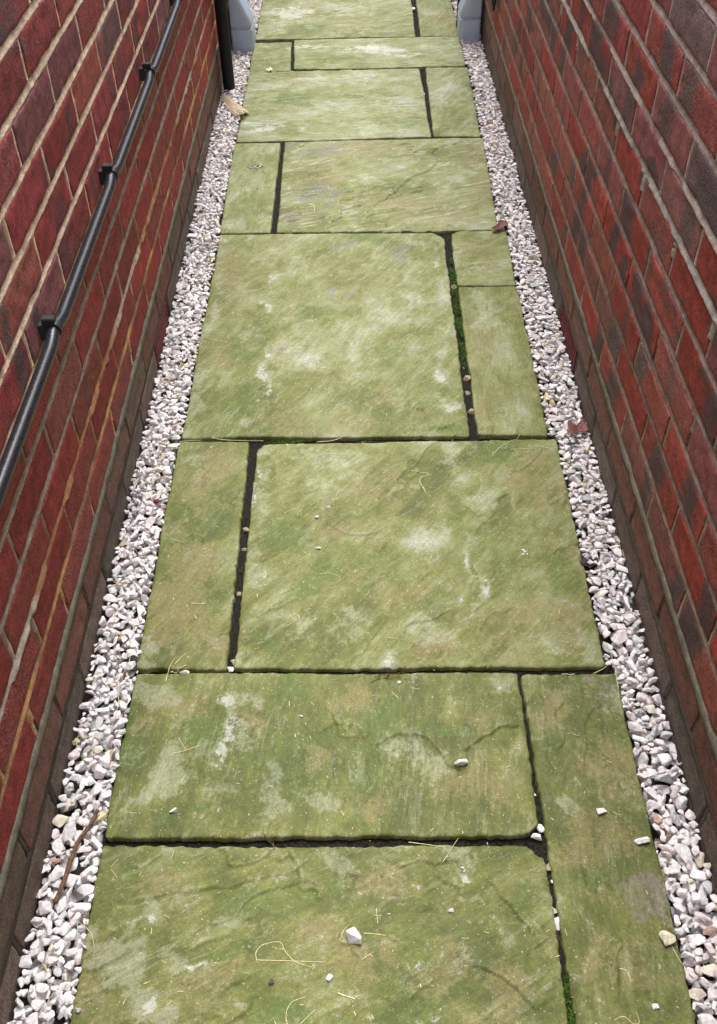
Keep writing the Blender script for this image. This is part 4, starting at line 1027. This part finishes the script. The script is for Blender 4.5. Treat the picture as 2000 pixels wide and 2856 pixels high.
for k in range(14):
    V, F = rock_mesh(4000 + k, 12, (1, .7, .3), .15)
    V = V * (.0026 + .0006 * (k % 4)) + (-.020 + .0030 * k, -.004 + .0045 * math.sin(k * 1.1 + 1), .0016); Vs.append(V); Fs.append(F + off); off += len(V)
mesh_obj('white_splash', np.concatenate(Vs), np.concatenate(Fs), M_GUANO, d1)

# root clump in the second joint
Vs, Fs, off = [], [], 0
for k in range(34):
    a = random.uniform(0, 6.28); L = random.uniform(.006, .022); x0, y0 = random.gauss(0, .012), random.gauss(0, .005)
    pts = [(x0 + math.cos(a + j * random.uniform(-.3, .3)) * L * j / 4, y0 + math.sin(a + j * .15) * L * j / 4 * .6, -.004 + random.uniform(0, .006)) for j in range(5)]
    V, F = tube(pts, random.uniform(.0003, .0007), 4, .5)
    Vs.append(V); Fs += [tuple(i + off for i in f) for f in F]; off += len(V)
o = mesh_obj('root_clump', np.concatenate(Vs), Fs, M_TWIG); o.location = (*EXTRA['root'], .0)
tag(o, 'tangled brown root clump in the middle of the second joint', 'roots')

# crumbs of straw too small and many to count
Vs, Fs, off = [], [], 0
for k in range(420):
    x, y = random.uniform(-.38, .42), random.betavariate(1.0, 1.8) * 3.0 + .38
    s = surf_z(x, y)
    if s is None: continue
    L = random.choice((.0015, .002, .003, .005, .008)) * random.uniform(.8, 1.3); an = random.uniform(0, 3.14)
    p0 = np.array((x - math.cos(an) * L / 2, y - math.sin(an) * L / 2, s + .0006)); p1 = np.array((x + math.cos(an) * L / 2, y + math.sin(an) * L / 2, s + .0008))
    V, F = tube([p0, (p0 + p1) / 2 + (random.gauss(0, L * .06), random.gauss(0, L * .06), 0), p1], random.uniform(.0004, .0008), 4, .2)
    Vs.append(V - (0, 1.5, 0)); Fs += [tuple(i + off for i in f) for f in F]; off += len(V)
o = mesh_obj('straw_crumbs', np.concatenate(Vs), Fs, M_STRAW); o.location = (0, 1.5, 0)
tag(o, 'tiny pale crumbs of straw scattered over the slabs', 'straw crumbs', kind='stuff')

# moss in the joints
def moss(pts, n, sx, sy, label, dense=None, zb=-.012, zt=.001):
    P = spline(pts, 8)
    V = []
    for _ in range(n):
        q = P[min(int((random.betavariate(2, 2) if dense else random.random()) * len(P)), len(P) - 1)]
        x, y = q[0] + random.gauss(0, sx), q[1] + random.gauss(0, sy)
        cl = vnoise(np.array([x * 60]), np.array([y * 60]), 3)[0]
        if vnoise(np.array([x * 45 + 9]), np.array([y * 38]), 13)[0] < .38: continue
        z = zb + (zt - zb) * random.random() * (.35 + .65 * cl)
        a = random.uniform(0, 6.28); L = random.uniform(.0015, .0038); w = L * .28
        d = np.array((math.cos(a), math.sin(a), random.uniform(.1, 1.1))); d /= np.linalg.norm(d)
        s = np.array((-math.sin(a), math.cos(a), 0))
        b = np.array((x, y, z))
        V += [b - s * w, b + s * w, b + d * L]
    V = np.array(V); c = V.mean(0); c[2] = 0
    o = mesh_obj('joint_moss', V - c, np.arange(len(V)).reshape(-1, 3), M_MOSS)
    o.location = c
    tag(o, label, 'moss', kind='stuff')
moss(EXTRA['moss'], 5200, .0055, .02, 'bright green moss filling the joint right of the biggest slab', True)
moss([(.271, .40), (.2715, .43), (.2715, .47)], 420, .0025, .004, 'dark green moss at the near end of the joint beside the long narrow slab', False, -.013, -.004)
moss([(-.17, 1.580), (-.09, 1.579), (.01, 1.577)], 1100, .02, .0028, 'patch of green moss in the joint between the biggest slab and the square slab', False, -.013, -.003)

# ------------------------------------------------------------------ conduit with clips on the left wall
cx0 = XL + .0215
root = empty('conduit', (cx0, 1.7, .54))
oc = np.array((cx0, 1.7, .54))
clips = [2.706, 2.206, 1.709, 1.209, .709]
ys = np.arange(.3, 3.2, .012)
pts = []
for y in ys:
    near = max(math.exp(-((y - q) / .024) ** 2) for q in clips)
    pts.append((cx0 + .0025 * (1 - near), y, .5395 + .0060 * near + .0007 * math.sin(y * 5.1)))
V, F = tube(np.array(pts) - oc, .0101, 20, 0, 0)
mesh_obj('pipe', V, F, M_PIPE, root, smooth=True)
for q in clips:
    bm = bmesh.new()
    zc = .546
    def bx(y0, y1, z0_, z1, o0, o1, bev=.0012):
        g = bmesh.ops.create_cube(bm, size=1)['verts']
        for v in g: v.co = (XL + (o0 + o1) / 2 + v.co.x * (o1 - o0) - oc[0], (y0 + y1) / 2 + v.co.y * (y1 - y0) - oc[1], (z0_ + z1) / 2 + v.co.z * (z1 - z0_) - oc[2])
        es = list({e for v in g for e in v.link_edges})
        bmesh.ops.bevel(bm, geom=es, offset=bev, segments=2, affect='EDGES')
    bx(q - .0068, q + .0068, zc + .0075, zc + .0195, .0075, .0265)        # raised block above the pipe
    bx(q - .0075, q + .0075, zc - .0175, zc + .009, -.002, .0105)       # saddle behind it
    bx(q - .0060, q + .0060, zc - .0165, zc - .0118, .0102, .024)       # lower jaw
    n = 18; ra, rb, hw = .0106, .0126, .0066
    ring = []
    for i in range(n):
        t = math.radians(-128 + 256 * i / (n - 1))
        for (rr, yy) in ((ra, -hw), (rb, -hw), (rb, hw), (ra, hw)):
            ring.append(bm.verts.new((rr * math.cos(t) + XL + .0215 - oc[0], q + yy - oc[1], rr * math.sin(t) + zc - oc[2])))
    for i in range(n - 1):
        for k in range(4):
            bm.faces.new((ring[i * 4 + k], ring[i * 4 + (k + 1) % 4], ring[i * 4 + 4 + (k + 1) % 4], ring[i * 4 + 4 + k]))
    bm.faces.new(ring[0:4]); bm.faces.new(ring[-4:][::-1])
    bmesh.ops.recalc_face_normals(bm, faces=bm.faces[:])
    me = bpy.data.meshes.new('clip'); bm.to_mesh(me); bm.free(); me.materials.append(M_CLIP)
    o = bpy.data.objects.new('clip', me); COL.objects.link(o); o.parent = root
tag(root, 'long black electrical conduit clipped along the cream pointed brick wall', 'conduit')

# ------------------------------------------------------------------ drain pipes, plastic feet, cable at the far end
def lathe(prof, seg=28):
    V, F = [], []
    for (r, z) in prof:
        for k in range(seg): V.append((r * math.cos(6.28318 * k / seg), r * math.sin(6.28318 * k / seg), z))
    for i in range(len(prof) - 1):
        for k in range(seg): F.append((i * seg + k, i * seg + (k + 1) % seg, (i + 1) * seg + (k + 1) % seg, (i + 1) * seg + k))
    return V, F
def drain(x, y, r, z0_, wallx, label):
    rt_ = empty('drain_pipe', (x, y, z0_))
    top = WALL_TOP - .1 - z0_
    V, F = lathe([(r - .002, top), (r - .002, .001), (r - .0012, 0), (r, .0012), (r, .9), (r + .004, .903), (r + .004, .955), (r, .958), (r, top)])
    mesh_obj('pipe', V, F, M_DOWN, rt_, smooth=True)
    sg = 1 if wallx > x else -1
    bm = bmesh.new()
    g = bmesh.ops.create_cube(bm, size=1)['verts']
    gap = abs(wallx - x)
    for v in g: v.co = (sg * (r + (gap - r) / 2 + .001) + v.co.x * (gap - r + .006), v.co.y * .022, .75 + v.co.z * .026)
    V2, F2 = lathe([(r + .0004, .737), (r + .003, .737), (r + .003, .763), (r + .0004, .763)], 24)
    vs = [bm.verts.new(v) for v in V2]
    for f in F2: bm.faces.new([vs[i] for i in f])
    bmesh.ops.recalc_face_normals(bm, faces=bm.faces[:])
    me = bpy.data.meshes.new('bracket'); bm.to_mesh(me); bm.free(); me.materials.append(M_DOWN)
    o = bpy.data.objects.new('bracket', me); COL.objects.link(o); o.parent = rt_
    tag(rt_, label, 'drain pipe')
drain(-.4495, 3.513, .0212, -.014, XL, 'black drain pipe standing in the left gravel by the wall')
drain(.437, 4.115, .020, -.014, XR, 'dark pipe half hidden behind the right plastic foot')

def foot(side, label):
    if side == 'l': xw, lv = -.4665, [(-.03, -.387, 3.872), (.03, -.3855, 3.872), (.0745, -.3862, 3.868), (.0775, -.3892, 3.8765), (.0835, -.3892, 3.8765), (.0865, -.3868, 3.871), (.097, -.387, 3.871), (.183, -.424, 3.872), (.262, -.4585, 3.875)]
    else: xw, lv = .4950, [(-.03, .418, 3.944), (.03, .4155, 3.944), (.0755, .4146, 3.940), (.0785, .4175, 3.9485), (.0845, .4175, 3.9485), (.0875, .415, 3.943), (.094, .415, 3.942), (.149, .435, 3.944), (.292, .487, 3.948)]
    yb = lv[0][2] + .125
    sg = 1 if side == 'l' else -1
    oc = np.array(((xw + lv[0][1]) / 2, yb - .06, 0))
    rt_ = tag(empty('plastic_foot', oc), label, 'plastic foot', 'pair of pale plastic feet at the far end of the path')
    V, F = [], []
    nseg = 9
    for (z, x1, yf) in lv:
        wd = abs(x1 - xw); rad = min(.022, wd * .45)
        ring = [(xw, yb, z), (xw, yf + .004, z), (xw + sg * .004, yf, z)]
        for k in range(nseg + 1):
            t = math.pi / 2 * k / nseg
            ring.append((x1 - sg * rad + sg * rad * math.sin(t), yf + rad - rad * math.cos(t), z))
        ring += [(x1, yb - .012, z), (x1 - sg * min(.012, wd * .4), yb, z)]
        V += ring
    n = len(V) // len(lv)
    for i in range(len(lv) - 1):
        for k in range(n):
            F.append((i * n + k, i * n + (k + 1) % n, (i + 1) * n + (k + 1) % n, (i + 1) * n + k))
    F.append(tuple(range((len(lv) - 1) * n, len(lv) * n)))
    o = mesh_obj('body', np.array(V) - oc, F, M_BLUE, rt_, smooth=True)
    md = o.modifiers.new('soft_edges', 'BEVEL'); md.width = .0016; md.segments = 3; md.limit_method = 'ANGLE'; md.angle_limit = math.radians(35)
    bm = bmesh.new(); bm.from_mesh(o.data); bmesh.ops.recalc_face_normals(bm, faces=bm.faces[:]); bm.to_mesh(o.data); bm.free()
    return rt_
foot('l', 'pale blue grey moulded plastic foot beside the black drain pipe')
foot('r', 'pale blue grey moulded plastic foot standing against the slate flecked wall')

cp = spline([(XR - .004, 3.78, .62), (XR - .006, 3.745, .42), (XR - .006, 3.695, .235), (XR - .008, 3.655, .205), (XR - .008, 3.625, .225), (XR - .006, 3.60, .30), (XR - .006, 3.585, .45), (XR - .004, 3.58, .60)], 8)
c = np.array(cp[len(cp) // 2])
V, F = tube(np.array(cp) - c, .0042, 8)
o = mesh_obj('cable', V, F, M_DOWN, smooth=True); o.location = c
tag(o, 'black cable loop hanging low on the slate flecked wall', 'cable')
